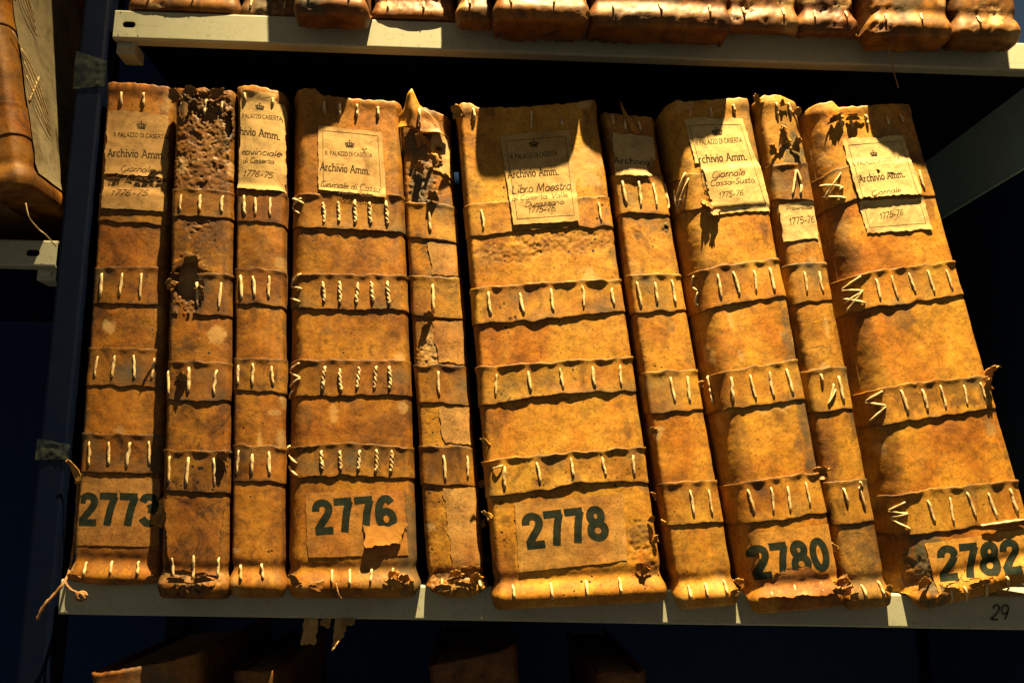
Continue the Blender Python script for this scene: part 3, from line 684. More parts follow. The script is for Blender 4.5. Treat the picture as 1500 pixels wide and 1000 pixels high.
def make_cover(sp, parent, mat, top, res=0.0013, blobs=(), gnaw=(), holes=(), fine=0.0001):
    """blobs: (x, t, rx_m, rz_m, channel, strength); gnaw: (x, t, rx, rz, depth); holes: (x, t, rx, rz)"""
    qs = section(sp, res)
    nt = int(sp.H / res)
    ts = [k / nt for k in range(nt + 1)]
    V = []; C = []; hole = []
    nc = len(qs)
    # turned-in tail rows (under the book)
    tail = []
    r0 = 0.004
    for a in (90, 60, 30):
        ar = math.radians(a)
        tail.append((-r0 * math.sin(ar), -r0 * (1 - math.cos(ar)) ))
    rows = []
    for dz, off in tail: rows.append(('tail', dz, off))
    for t in ts: rows.append(('t', t, 0))
    rows.append(('head', 1.0, -0.0018)); rows.append(('head', 1.0 - 0.006 / sp.H, -0.0022))
    for kind, a, b_ in rows:
        for q in qs:
            x = min(1, max(0, q))
            tt = a if kind != 'tail' else 0.0
            tp = interp(top, x)
            t = tt + (tp - 1) * sstep(0.86, 1.0, tt) if kind != 'tail' else 0.0
            off = b_
            X = x * sp.W; Z = t * sp.H
            near = q > -0.3 and q < 1.3
            c = [0.0, 0.0, 0.0]; h = False
            if near:
                f = fbm(X * 150 + sp.seed * 9, Z * 150, sp.seed * 3.1, 3, 0.6)
                off += fine * max(-2.2, min(1.0, f * 1.5))
                wob = noise.noise((X * 130 + sp.seed, Z * 130, 2.2)) * 0.30 + noise.noise((X * 420 + sp.seed, Z * 420, 5.2)) * 0.22
                for (bx, bt, rx, rz, ch, st) in blobs:
                    d = math.hypot((x - bx) * sp.W / rx, (t - bt) * sp.H / rz) + wob * 1.5
                    if d < 1.0: c[ch] = max(c[ch], st * sstep(1.0, 0.62, d))
                for (bx, bt, rx, rz, dp) in gnaw:
                    d = math.hypot((x - bx) * sp.W / rx, (t - bt) * sp.H / rz) + wob
                    if d < 1.0:
                        wx = 0.006 * noise.noise((X * 70, Z * 70, sp.seed + 4)); wz = 0.006 * noise.noise((X * 70, Z * 70, sp.seed + 9))
                        g = fbm((X + wx) * 120 + sp.seed, (Z + wz) * 120, 8.8, 4, .6)
                        g2 = noise.noise(((X + wz) * 60 + sp.seed, (Z + wx) * 60, 3.8))
                        k = sstep(1.0, 0.6, d)
                        pit = sstep(0.05, 0.55, g)
                        off -= dp * k * (.45 * pit + .12) - k * .0005 * fbm(X * 380, Z * 380, sp.seed, 2, .7)
                        c[0] = max(c[0], k * min(1, .42 + .40 * g2 + .30 * pit) * min(1, dp / .002))
                        ridge_ = sstep(.12, .0, abs(g + .1)) * sstep(-.05, .25, g2)
                        c[1] = max(c[1], .42 * k * ridge_)
                for (bx, bt, rx, rz) in holes:
                    d = math.hypot((x - bx) * sp.W / rx, (t - bt) * sp.H / rz) + wob * 1.1
                    if d < 1.0: h = True
                    elif d < 1.35: c[0] = max(c[0], .85 * sstep(1.35, 1.0, d)); off += 0.0006
                # irregular darker rims along the joints
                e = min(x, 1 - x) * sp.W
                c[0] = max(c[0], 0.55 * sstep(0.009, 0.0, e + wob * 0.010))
            p = sp.P(q, t, off)
            if kind == 'tail': p.z += a
            if sp.floor is not None and p.y > -0.004 and p.z < sp.floor + 0.0008: p.z = sp.floor + 0.0008
            if kind != 'tail' and tt > 0.985:
                p.z += 0.0012 * noise.noise((X * 210 + sp.seed, 1.1, 7.7)) * sstep(.985, 1, tt)
            V.append(p); C.append(c); hole.append(h)
    nr = len(rows)
    F = []
    for i in range(nr - 1):
        for j in range(nc - 1):
            a = i * nc + j
            if not (hole[a] and hole[a + 1] and hole[a + nc] and hole[a + nc + 1]):
                F.append((a, a + 1, a + nc + 1, a + nc))
    # the underside: rows drawn in from the tail ring towards the middle of the book
    cx = (sp.bl.x + sp.br.x) / 2
    prev = 0
    for k in range(1, 7):
        f = k / 6; start = len(V)
        for j in range(nc):
            p = V[j].copy()
            ty = p.y + 0.035 * f if p.y < 0 else p.y
            p.x = p.x + (cx - p.x) * 0.9 * f * (1 if p.y > 0 else f)
            fl_ = (sp.floor if sp.floor is not None else -9) + 0.0008
            p.y = ty
            p.z += 0.0012 * noise.noise((p.x * 120, p.y * 120, sp.seed)) * (1 - f)
            if ty > -0.004: p.z = max(p.z, fl_)
            elif ty > -0.012: p.z = max(p.z, p.z + (fl_ - p.z) * (ty + 0.012) / 0.008)
            V.append(p); C.append([.3, 0, 0])
        for j in range(nc - 1):
            F.append((start + j, start + j + 1, prev + j + 1, prev + j))
        prev = start
    o = mesh_obj('cover', V, F, mat, parent, True, C)
    return o

def make_pages(sp, parent, top):
    m = min(interp(top, x / 10) for x in range(11)) - 0.008
    ins = 0.0045
    d = max(0.014, min(sp.rl[1], sp.rr[1]) + 0.006)
    V = []; n = 14
    e = ins / sp.W
    ys = [sp.y0 + d, sp.y0 + sp.depth]
    for t in (0.02, m):
        for k in range(n + 1):
            x = e + (1 - 2 * e) * k / n
            b = (sp.bl * (1 - x) + sp.br * x) * (1 - t) + (sp.tl * (1 - x) + sp.tr * x) * t
            for y in (sp.y0 + 0.0042 + (d - .0042) * (abs(2 * x - 1) ** 6), ys[1]):
                V.append((b.x, y, b.z if sp.floor is None else max(b.z, sp.floor + .003)))
    F = []
    s = (n + 1) * 2
    for k in range(n):
        a = k * 2
        F += [(a, a + 2, a + s + 2, a + s), (a + 1, a + s + 1, a + s + 3, a + 3), (a + s, a + s + 2, a + s + 3, a + s + 1), (a, a + 1, a + 3, a + 2)]
    F += [(0, s, s + 1, 1), (2 * n, 2 * n + 1, s + 2 * n + 1, s + 2 * n)]
    return mesh_obj('page_block', V, F, M_PAGES, parent, False)

class Strap:
    def __init__(s, sp, spec, k):
        s.sp, s.d, s.k = sp, spec, k
        s.ridge = spec.get('ridge', 1.6 if spec['fl'] < 2 else 2.6) * 0.0006
        s.fl = spec['fl'] * 0.00050
        s.sd = sp.seed * 13.7 + k * 5.1
    def tb(s, x): return interp(s.d['bot'], x)
    def tt(s, x): return interp(s.d['top'], x)
    def pinch(s, x):
        w = s.sp.W
        return min(1.0, sum(math.exp(-((x - a) * w / 0.0042) ** 2) for a in s.d['st']))
    def off(s, x, v):
        xc = min(1, max(0, x)); X = xc * s.sp.W
        n1 = noise.noise((X * 75 + s.sd, 0.3, s.sd)); n2 = noise.noise((X * 40 + s.sd, 4.3, s.sd))
        pin = s.pinch(xc)
        ridge = s.ridge * (0.55 + 0.9 * n1 + .25) * (1 - 0.85 * pin)
        flare = s.fl * (.30 + .70 * math.sin(math.pi * xc)) * max(0.12, 0.62 + 0.9 * n2 + 0.35 * n1) * (1 - 0.45 * pin)
        o = 0.0006 + max(0, ridge) * math.exp(-((v - 0.97) / 0.075) ** 2) + flare * max(0, 1 - v / 0.55) ** 2.0
        o += 0.00018 * fbm(X * 180 + s.sd, v * 6, 2.0, 2)
        out = max(0.0, -x, x - 1)
        return o if out == 0 else 0.0008 + (o - 0.0008) * math.exp(-out * 30)
    def at(s, x, v, lift=0.0):
        xc = min(1, max(0, x)); X = xc * s.sp.W
        tb, tt = s.tb(xc), s.tt(xc)
        wb = (0.0019 * noise.noise((X * 85 + s.sd, 9.1, 0)) + 0.0006 * noise.noise((X * 260 + s.sd, 3.1, 0)) - 0.0005 * (1 - s.pinch(xc)) * (1 if s.d['st'] else 0)) / s.sp.H
        wt = (0.0018 * noise.noise((X * 85 + s.sd, 19.1, 0)) + 0.0005 * noise.noise((X * 280 + s.sd, 23.1, 0))) / s.sp.H
        t = (tb + wb) * (1 - v) + (tt + wt) * v
        return s.sp.P(x, t, s.off(x, v) + lift)
    def build(s, parent, mat, res=0.0013):
        sp = s.sp
        qs = section(sp, res, False, 0.10)
        vs = [0.0, .03, .08, .14, .2, .28, .36, .45, .54, .63, .71, .78, .84, .89, .93, .96, .985, 1.0]
        th = 0.0007
        rows = [(0.30, 'in'), (0.0, 'edge')] + [(v, 'o') for v in vs] + [(1.0, 'edge'), (0.84, 'in')]
        hole = s.d.get('hole')
        V = []; C = []; H = []
        for v, kd in rows:
            for q in qs:
                lift = 0 if kd == 'o' else -th
                if kd == 'in':
                    p = s.at(q, v, -s.off(q, v) + 0.0003)
                else: p = s.at(q, v, lift)
                x = min(1, max(0, q))
                V.append(p)
                h = False; c = [0, 0, 0]
                w = fbm(x * sp.W * 160 + s.sd, v * 4.5, 1.2, 2)
                if hole:
                    d = math.hypot((x - 0.30) * sp.W / 0.0155, (v - 0.52) / 0.62) + w * 0.30
                    h = d < 1.0
                    if d < 1.35: c[0] = 0.85 * sstep(1.4, 1.0, d)
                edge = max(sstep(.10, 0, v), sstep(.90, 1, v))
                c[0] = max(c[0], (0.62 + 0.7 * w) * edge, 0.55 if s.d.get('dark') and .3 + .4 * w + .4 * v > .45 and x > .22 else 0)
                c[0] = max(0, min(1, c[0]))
                c[2] = max(0, min(.8, 1.4 * (noise.noise((x * sp.W * 38 + s.sd, v * 1.5, 6.6)) - .18)))
                C.append(c); H.append(h)
        nc = len(qs)
        F = []
        for i in range(len(rows) - 1):
            for j in range(nc - 1):
                a = i * nc + j
                if not (H[a] and H[a + 1] and H[a + nc] and H[a + nc + 1]):
                    F.append((a, a + 1, a + nc + 1, a + nc))
        return mesh_obj('strap', V, F, mat, parent, True, C)
    def stitch(s, parent, x, rad, twisted, rr):
        lean = rr.uniform(-.0022, .0022) / s.sp.W
        v0, v1 = rr.uniform(.12, .20), rr.uniform(.78, .88)
        n = 13; path = []
        bow = rr.uniform(-.0007, .0007) / s.sp.W
        for i in range(n):
            f = i / (n - 1)
            dive = -0.0024 * (math.exp(-(f / .05) ** 2) + math.exp(-((1 - f) / .05) ** 2))
            path.append(s.at(x + lean * (f - .5) + bow * math.sin(f * 3.1) + .0006 / s.sp.W * noise.noise((f * 5, x * 40 + s.sd, 1)), v0 + (v1 - v0) * f, rad * 0.55 + dive + .0003 * noise.noise((f * 6, x * 40, 8))))
        if twisted: g = tube_geo(fine_path(path, 4), rad, 8, 0.30, 1500, 0.3, s.sd + x, .8)
        else: g = tube_geo(path, rad * rr.uniform(.85, 1.15), 7, rr.uniform(.05, .22), 500, 0.35, s.sd + x, .6)
        return mesh_obj('stitch', *g, M_STITCH, parent)
    def free_stitch(s, parent, a, b, rad):
        """a lacing stroke between two (x, t) points lying over the strap"""
        path = []
        n = 11
        for i in range(n):
            f = i / (n - 1)
            x = a[0] + (b[0] - a[0]) * f; t = a[1] + (b[1] - a[1]) * f
            xc = min(1, max(0, x)); tb, tt = s.tb(xc), s.tt(xc)
            v = min(1, max(0, (t - tb) / (tt - tb)))
            dive = -0.0016 * (math.exp(-(f / .06) ** 2) + math.exp(-((1 - f) / .06) ** 2))
            path.append(s.sp.P(x, t, s.off(x, v) + rad * .6 + dive + 0.0008 * math.sin(f * math.pi)))
        return mesh_obj('stitch', *tube_geo(path, rad, 7, .12, 600, .3, a[0] + b[1], .8), M_STITCH, parent)

def fine_path(path, n):
    return [Vector(p) for p in catmull([tuple(p) for p in path], n)]

def sheet(name, sp, quad, offset, mat, parent, rag=0.8, res=0.0012, edge=.0009, curl=None, holes=()):
    """ragged sheet (paper or leather) following the spine; quad TL,TR,BR,BL in (x,t)"""
    tl, tr, br, bl = quad
    w = max(abs(tr[0] - tl[0]), abs(br[0] - bl[0])) * sp.W
    h = max(abs(tl[1] - bl[1]), abs(tr[1] - br[1])) * sp.H
    nx, nz = max(4, int(w / res)), max(4, int(h / res))
    rg = rag * 0.001
    sd = sp.seed * 31 + tl[0] * 17 + tl[1] * 11
    def jag(u, k): return rg * (1.1 * noise.noise((u * 90 + sd, k, 0)) + 0.8 * noise.noise((u * 310 + sd, k, 3)))
    def lift_at(x, t, a, b):
        o = offset(x, t)
        ed = min(a * w, (1 - a) * w, b * h, (1 - b) * h)
        o += edge * max(0, noise.noise((x * sp.W * 60 + sd, t * sp.H * 60, 4.4))) * sstep(.0035, 0, ed) + 0.0002 * fbm(x * sp.W * 90, t * sp.H * 90, sd, 2)
        if curl: o += curl(a, b)
        return o
    def surf(x, t):
        a = b = .5
        for _ in range(4):
            X0 = (bl[0] * (1 - a) + br[0] * a) * (1 - b) + (tl[0] * (1 - a) + tr[0] * a) * b
            T0 = (bl[1] * (1 - a) + br[1] * a) * (1 - b) + (tl[1] * (1 - a) + tr[1] * a) * b
            ww = (br[0] - bl[0]) * (1 - b) + (tr[0] - tl[0]) * b
            hh = (tl[1] - bl[1]) * (1 - a) + (tr[1] - br[1]) * a
            b += (t - T0) / hh; X0 = (bl[0] * (1 - a) + br[0] * a) * (1 - b) + (tl[0] * (1 - a) + tr[0] * a) * b
            a += (x - X0) / ww
        return lift_at(x, t, min(1, max(0, a)), min(1, max(0, b)))
    V = []; H = []
    for j in range(nz + 1):
        b = j / nz
        for i in range(nx + 1):
            a = i / nx
            x = (bl[0] * (1 - a) + br[0] * a) * (1 - b) + (tl[0] * (1 - a) + tr[0] * a) * b
            t = (bl[1] * (1 - a) + br[1] * a) * (1 - b) + (tl[1] * (1 - a) + tr[1] * a) * b
            x += (jag(b * h, 1.5) * (1 - a) ** 6 + jag(b * h, 7.5) * a ** 6) / sp.W
            t += (jag(a * w, 11.5) * (1 - b) ** 6 + jag(a * w, 17.5) * b ** 6) / sp.H
            o = lift_at(x, t, a, b)
            V.append(sp.P(x, t, o))
            hh = False
            for (ca, cb, ra, rb) in holes:
                wv = noise.noise((x * sp.W * 190 + sd, t * sp.H * 190, 1)) * .5
                if math.hypot((a - ca) / ra, (b - cb) / rb) + wv < 1: hh = True
            H.append(hh)
    F = []
    for j in range(nz):
        for i in range(nx):
            a = j * (nx + 1) + i
            if not (H[a] and H[a + 1] and H[a + nx + 1] and H[a + nx + 2]):
                F.append((a, a + 1, a + nx + 2, a + nx + 1))
    so = mesh_obj(name, V, F, mat, parent)
    return so, surf

def write(sp, parent, offset, text, style, s0, e0, h, mat, name='lettering'):
    s0 = Vector((s0[0] * sp.W, s0[1] * sp.H)); e0 = Vector((e0[0] * sp.W, e0[1] * sp.H))
    d = e0 - s0; L = d.length
    d = d.normalized() if L > 1e-6 else Vector((1, 0))
    n = Vector((-d.y, d.x))
    def place(x, y, lift):
        p = s0 + d * x + n * y
        X, T = p.x / sp.W, p.y / sp.H
        return sp.P(X, T, offset(X, T) + lift)
    V, F = ribbons(layout(text, style, L, h), place)
    return mesh_obj(name, V, F, mat, parent, False)

def loose_stitch(sp, parent, x0, t0, x1, t1, rad, seed, lift=0.0008):
    path = []
    n = 9
    for i in range(n):
        f = i / (n - 1)
        dive = -0.003 * (math.exp(-(f / .08) ** 2) + math.exp(-((1 - f) / .08) ** 2))
        path.append(sp.P(x0 + (x1 - x0) * f, t0 + (t1 - t0) * f, lift + rad * .5 + dive + .0004 * math.sin(f * 9 + seed)))
    return mesh_obj('stitch', *tube_geo(path, rad, 7, .15, 700, .3, seed, .8), M_STITCH, parent)

def scrap(sp, parent, mat, x, t, w, h, curl, ang, seed, name='torn_scrap', lift=0.0015):
    """a small torn, curled piece of leather or paper hinged on the spine at (x, t)"""
    n = 9
    V = []; C = []
    base = sp.P(x, t, lift)
    y, (nx, ny) = sp.prof(min(.98, max(.02, x)))
    N = Vector((sp.ax.x * nx, ny, sp.ax.z * nx)).normalized()
    ca, sa = math.cos(ang), math.sin(ang)
    A = sp.ax * ca + sp.up * sa; B = -sp.ax * sa + sp.up * ca
    for side in (0, 1):
        for j in range(n):
            b = j / (n - 1)
            for i in range(n):
                a = i / (n - 1) - .5
                wd = w * (1 - .55 * b + .35 * noise.noise((b * 4, seed, a)))
                ph = curl * b * 2.2
                rr = h / max(.2, abs(curl) * 2.2)
                up = rr * math.sin(ph) * (1 if curl > 0 else -1)
                out = rr * (1 - math.cos(ph))
                jx = .12 * w * noise.noise((a * 5, b * 5, seed))
                jb = .22 * h * noise.noise((a * 6 + seed, 3.3, b)) * b
                V.append(base + A * (a * wd + jx) + B * (up + jb) + N * (abs(out) + .10 * w * noise.noise((a * 4, b * 3, seed + 5)) + (0 if side == 0 else -.0007)))
                C.append([.25 * abs(noise.noise((a * 9, b * 9, seed))), .25 * b, 0])
    F = grid_faces(n, n) + [tuple(reversed(f)) for f in grid_faces(n, n, None, n * n)]
    ring = [i for i in range(n)] + [n * k + n - 1 for k in range(1, n)] + [n * (n - 1) + i for i in range(n - 2, -1, -1)] + [n * k for k in range(n - 2, 0, -1)]
    for k in range(len(ring)):
        a, b = ring[k], ring[(k + 1) % len(ring)]
        F.append((b, a, a + n * n, b + n * n))
    return mesh_obj(name, V, F, mat, parent, True, C)


# ------------------------------------------------------------------ the shelving rack
rack = tag(empty('shelving_rack', (0.43, 0.2, -0.62)),
           'metal shelving rack with beige shelf edges and dark navy uprights', 'shelving rack')

def lip_geo(x0, x1, zt, zb):
    """roll-formed shelf edge: outer and inner skin swept along x"""
    r = 0.0022; pr = []
    pr.append((0.010, zt)); 
    for a in range(0, 91, 15):
        ar = math.radians(a); pr.append((r - r * math.sin(ar), zt - r + r * math.cos(ar)))
    for a in range(0, 91, 15):
        ar = math.radians(a); pr.append((r - r * math.cos(ar), zb + r - r * math.sin(ar)))
    pr.append((0.013, zb)); pr.append((0.013, zb + 0.0012)); pr.append((r, zb + 0.0012)); pr.append((0.0013, zb + r)); pr.append((0.0013, zt - r)); pr.append((0.010, zt - 0.0013))
    return pr

def make_lip(parent, x0, x1, zt, h, slot=None):
    zb = zt - h
    pr = lip_geo(x0, x1, zt, zb)
    n = len(pr); V = []; F = []
    xs = [x0]
    if slot: xs += [slot - 0.009, slot + 0.009]
    k = max(2, int((x1 - xs[-1]) / 0.02))
    xs += [xs[-1] + (x1 - xs[-1]) * (i + 1) / k for i in range(k)]
    for x in xs:
        for y, z in pr:
            V.append((x, y + 0.0007 * noise.noise((x * 6, z * 20, zt)), z + 0.0005 * noise.noise((x * 5, 2.2, zt))))
    fi = 1 + 6   # index where the flat front begins
    bi = n - 2   # inner flat: from n-3 to n-2
    for i in range(len(xs) - 1):
        for j in range(n):
            j2 = (j + 1) % n
            if slot and i == 1 and (j == fi or j == n - 3): continue
            F.append((i * n + j, i * n + j2, (i + 1) * n + j2, (i + 1) * n + j))
    F.append(tuple(range(n - 1, -1, -1))); F.append(tuple((len(xs) - 1) * n + j for j in range(n)))
    if slot:   # a real oblong hole punched through the edge
        zc = (zt + zb) / 2
        ring = []
        for k in range(32):
            a = 2 * math.pi * k / 32
            cx, cz = math.cos(a), math.sin(a)
            ring.append((slot + (0.0028 if cx > 0 else -0.0028) + 0.0030 * cx, zc + 0.0030 * cz))
        def outer(k):
            a = 2 * math.pi * k / 32; cx, cz = math.cos(a), math.sin(a)
            hx, hz = 0.009, h / 2 - 0.0022
            m = min(hx / max(1e-9, abs(cx)), hz / max(1e-9, abs(cz)))
            return slot + cx * m, zc + cz * m
        b0 = len(V)
        for y in (0.0, 0.0013):
            for k in range(32): o = outer(k); V.append((o[0], y + 0.0007 * noise.noise((o[0] * 6, o[1] * 20, zt)), o[1] + 0.0005 * noise.noise((o[0] * 5, 2.2, zt))))
            for k in range(32): V.append((ring[k][0], y + 0.0002, ring[k][1]))
        for k in range(32):
            k2 = (k + 1) % 32
            F.append((b0 + k, b0 + k2, b0 + 32 + k2, b0 + 32 + k))
            F.append((b0 + 64 + k, b0 + 96 + k, b0 + 96 + k2, b0 + 64 + k2))
            F.append((b0 + 32 + k, b0 + 32 + k2, b0 + 96 + k2, b0 + 96 + k))
    return mesh_obj('shelf_lip', V, F, M_LIP, parent, False)

def make_shelf(x0, x1, zt, h=0.028, slot=None, bracket=None):
    board = mesh_obj('shelf', *box_geo(x0, x1, 0.0102, 0.40, zt - 0.0026, zt - 0.0008), M_NAVY, rack, False)
    mesh_obj('shelf_top', *box_geo(x0, x1, 0.0102, 0.40, zt - 0.0007, zt - 0.0001), M_LIP, board, False)
    lip = make_lip(board, x0, x1, zt, h, slot)
    if bracket is not None:
        v, f = [], []
        for (a, b, c, d, e, g) in ((bracket, bracket + 0.016, 0.006, 0.03, zt - h - 0.011, zt - h - 0.0002), (bracket + 0.003, bracket + 0.012, 0.0045, 0.0062, zt - h - 0.008, zt - h - 0.003)):
            vv, ff = box_geo(a, b, c, d, e, g); n = len(v); v += vv; f += [tuple(i + n for i in q) for q in ff]
        mesh_obj('shelf_bracket', v, f, M_LIP, board, False)
    return lip

lip_mid = make_shelf(0.0, 0.8900, 0.0)
lip_up = make_shelf(0.0, 0.8900, 0.5, slot=0.0134, bracket=0.002)
make_shelf(0.0, 0.8900, -0.5)
make_shelf(0.9150, 1.50, 0.5)  # next bay's shelf, out of view, added to keep lamp light off side rail
make_shelf(0.9150, 1.50, 0.0)
make_shelf(-0.62, -0.0305, 0.2843, h=0.0235, slot=-0.0505, bracket=-0.0475)

def upright(x0, x1, y0, y1):
    # a folded channel post: front web with two returned flanges, rounded folds
    r = 0.003
    pr = [(x0, y1), (x0, y0 + r), (x0 + r * .3, y0 + r * .3), (x0 + r, y0), (x1 - r, y0), (x1 - r * .3, y0 + r * .3), (x1, y0 + r), (x1, y1), (x1 - .0016, y1), (x1 - .0016, y0 + .0016 + r), (x0 + .0016, y0 + .0016 + r), (x0 + .0016, y1)]
    V = []; F = []; n = len(pr); zs = [-0.62, 0.0, 0.5, 1.05]
    for z in zs:
        for x, y in pr: V.append((x, y, z))
    for i in range(len(zs) - 1):
        for j in range(n):
            F.append((i * n + j, i * n + (j + 1) % n, (i + 1) * n + (j + 1) % n, (i + 1) * n + j))
    F.append(tuple(range(n - 1, -1, -1))); F.append(tuple((len(zs) - 1) * n + j for j in range(n)))
    return mesh_obj('upright', V, F, M_NAVY, rack, False)
post = upright(-0.0290, -0.0052, 0.0, 0.034)
upright(-0.0290, -0.0052, 0.372, 0.404)
upright(0.8905, 0.9145, 0.0, 0.034)
upright(0.8905, 0.9145, 0.372, 0.404)
mesh_obj('back_panel', *box_geo(-0.62, 1.30, 0.408, 0.412, -0.62, 1.05), M_BACK, rack, False)
mesh_obj('side_rail', *box_geo(0.886, 0.889, 0.036, 0.37, 0.415, 0.4972), M_RAIL, rack, False)
mesh_obj('side_panel', *box_geo(0.8905, 0.9145, 0.036, 0.37, -0.60, 1.04), M_BACK, rack, False)

# crumpled clear tape round the left upright
def tape(zc, h, seed):
    V = []; nx, nz = 16, 16
    for j in range(nz + 1):
        for i in range(nx + 1):
            x = -0.0300 + 0.0275 * i / nx; z = zc + h * (j / nz - .5) * (1 - .35 * i / nx) - .002 * i / nx
            V.append((x, -0.0012 - 0.0022 * abs(noise.noise((x * 220, z * 160, seed))) , z + .001 * noise.noise((x * 300, seed, 1))))
    mesh_obj('tape', V, grid_faces(nz + 1, nx + 1), M_TAPE, rack)
tape(0.440, 0.036, 1.0); tape(0.105, 0.018, 2.0)

def pen_place(x, y, lift): return Vector((0.7695 + x - 0.02 * y, -0.0012 - lift, -0.0195 + y))
mesh_obj('lettering', *ribbons([([(a, b) for a, b in p], .0013) for p, w in layout('29', 'hand', 0.0150, 0.0120)], pen_place), M_PEN, lip_mid, False)

# ------------------------------------------------------------------ ledgers on the middle shelf
RUST = ((0.40, 0.170, 0.016), (0.29, 0.107, 0.009), (0.11, 0.038, 0.004))
WORN = ((0.29, 0.122, 0.017), (0.21, 0.077, 0.010), (0.085, 0.029, 0.005))
PAL = {'2773': (RUST, .6, .7), '2774': (tuple(tuple(c * .84 for c in col) for col in RUST), .9, .8), '2775': (RUST, .6, .5), '2776': (ORANGE, .5, .5), '2777': (TAN, .8, .6),
       '2778': (GOLD, .8, .30), '2779': (GOLD, .5, .40), '2780': (GOLD, .35, .30), '2781': (TAN, .35, .8), '2782': (GOLD, .3, .35)}
LABELS = {
 '2773': 'brown leather ledger numbered 2773 beside the navy upright, with a torn paper title label',
 '2774': 'gnawed dark brown ledger with a ragged hole through its strap, next to number 2773',
 '2775': 'narrow brown ledger with three white stitches per strap and a full-width paper title label',
 '2776': 'tan ledger numbered 2776 with a rolled left joint and twisted cord stitches',
 '2777': 'slim tattered ledger with a folded leather cap on top, between numbers 2776 and 2778',
 '2778': 'broad golden leather ledger numbered 2778 with a large framed paper title label',
 '2779': 'slim golden ledger without a number, leaning between numbers 2778 and 2780',
 '2780': 'golden leather ledger numbered 2780 with bottom of its number torn away',
 '2781': 'slim leaning brown ledger with a frayed top and narrow paper strip dated 1775-76',
 '2782': 'broad leaning golden ledger numbered 2782 with a dark green stain at its foot'}
BLOBS = {
 '2773': [(.5, .86, .06, .03, 0, .2), (.02, .12, .004, .05, 1, .6), (.9, .55, .02, .2, 0, .3), (.5, .05, .06, .012, 0, .4)],
 '2774': [(.5, .80, .05, .09, 0, .65), (.75, .95, .02, .02, 0, .7), (.5, .12, .04, .06, 0, .5), (.3, .60, .02, .02, 0, .7), (.5, .03, .04, .008, 1, .2), (.2, .97, .012, .012, 0, .9)],
 '2775': [(.5, .66, .02, .02, 0, .35), (.85, .97, .007, .011, 0, .95), (.4, .45, .03, .04, 0, .15)],
 '2776': [(.96, .08, .012, .06, 2, .7), (.8, .04, .03, .016, 2, .55), (.45, .76, .05, .012, 2, .7), (.2, .85, .012, .08, 0, .35), (.13, .7, .01, .04, 0, .3), (.3, .2, .03, .03, 0, .2)],
 '2777': [(.35, .84, .013, .07, 2, .9), (.25, .93, .012, .022, 0, .9), (.6, .72, .014, .04, 2, .7), (.6, .045, .03, .008, 0, .9), (.9, .6, .012, .2, 2, .35), (.3, .48, .01, .02, 1, .5)],
 '2778': [(.25, .68, .03, .01, 0, .55), (.70, .70, .05, .012, 0, .45), (.90, .12, .012, .012, 0, .6), (.93, .055, .008, .008, 0, .7), (.5, .6, .05, .012, 2, .4), (.85, .86, .02, .02, 1, .5)],
 '2779': [(.30, .735, .006, .006, 0, .95), (.86, .755, .006, .005, 0, .95), (.45, .93, .05, .04, 0, .45), (.55, .8, .03, .03, 2, .5), (.1, .33, .006, .006, 1, .8), (.9, .1, .01, .05, 0, .4)],
 '2780': [(.93, .40, .008, .10, 2, .75), (.98, .2, .012, .02, 0, .95), (.38, .795, .012, .013, 0, .9), (.18, .6, .008, .10, 0, .3), (.9, .93, .012, .05, 2, .55), (.2, .25, .01, .06, 0, .45), (.30, .06, .02, .02, 0, .5)],
 '2781': [(.7, .88, .014, .03, 2, .95), (.4, .82, .02, .02, 2, .6), (.5, .1, .02, .06, 2, .5), (.8, .95, .016, .016, 0, .6), (.2, .3, .01, .1, 0, .4), (.5, .03, .03, .01, 0, .6)],
 '2782': [(.22, .075, .016, .050, 2, 1.0), (.17, .05, .016, .012, 0, .9), (.10, .4, .014, .30, 0, .45), (.72, .88, .03, .04, 2, .5), (.40, .57, .02, .025, 2, .45), (.12, .93, .006, .012, 0, .7), (.5, .05, .06, .012, 0, .75)],
}
GNAW = {'2774': [(.45, .86, .030, .085, .0022), (.55, .955, .03, .022, .0026), (.35, .59, .024, .020, .0024), (.5, .03, .03, .012, .0020)],
        '2777': [(.35, .86, .018, .065, .0016), (.6, .035, .035, .010, .0020), (.3, .47, .014, .022, .0012)],
        '2778': [(.90, .085, .012, .03, .0014), (.3, .685, .040, .012, .0008), (.7, .70, .05, .012, .0008)],
        '2773': [(.5, .775, .035, .006, .0012)], '2782': [(.2, .05, .02, .02, .0018), (.55, .055, .05, .010, .0018)], '2779': [(.85, .755, .007, .006, .0012), (.28, .74, .006, .006, .0012)],
        '2780': [(.96, .05, .008, .02, .002)]}
HOLES = {'2774': [(.30, .598, .0125, .017), (.16, .955, .004, .010), (.92, .93, .0035, .014)], '2777': [(.75, .045, .010, .005)], '2782': [(.42, .058, .003, .006), (.60, .052, .006, .004)],
         '2779': [(.86, .757, .0022, .0025)]}
PAPERS = {'2773': ((.37, .20, .062), (.21, .100, .026)), '2775': ((.48, .29, .098), (.28, .148, .042)), '2776': ((.48, .275, .090), (.29, .150, .042)), '2777': ((.40, .24, .080), (.20, .11, .032)),
          '2778': ((.49, .295, .094), (.33, .178, .050)), '2779': ((.48, .31, .115), (.26, .155, .055)), '2780': ((.58, .385, .135), (.37, .21, .066)), '2781': ((.54, .36, .13), (.31, .18, .06)), '2782': ((.57, .385, .14), (.35, .21, .068))}

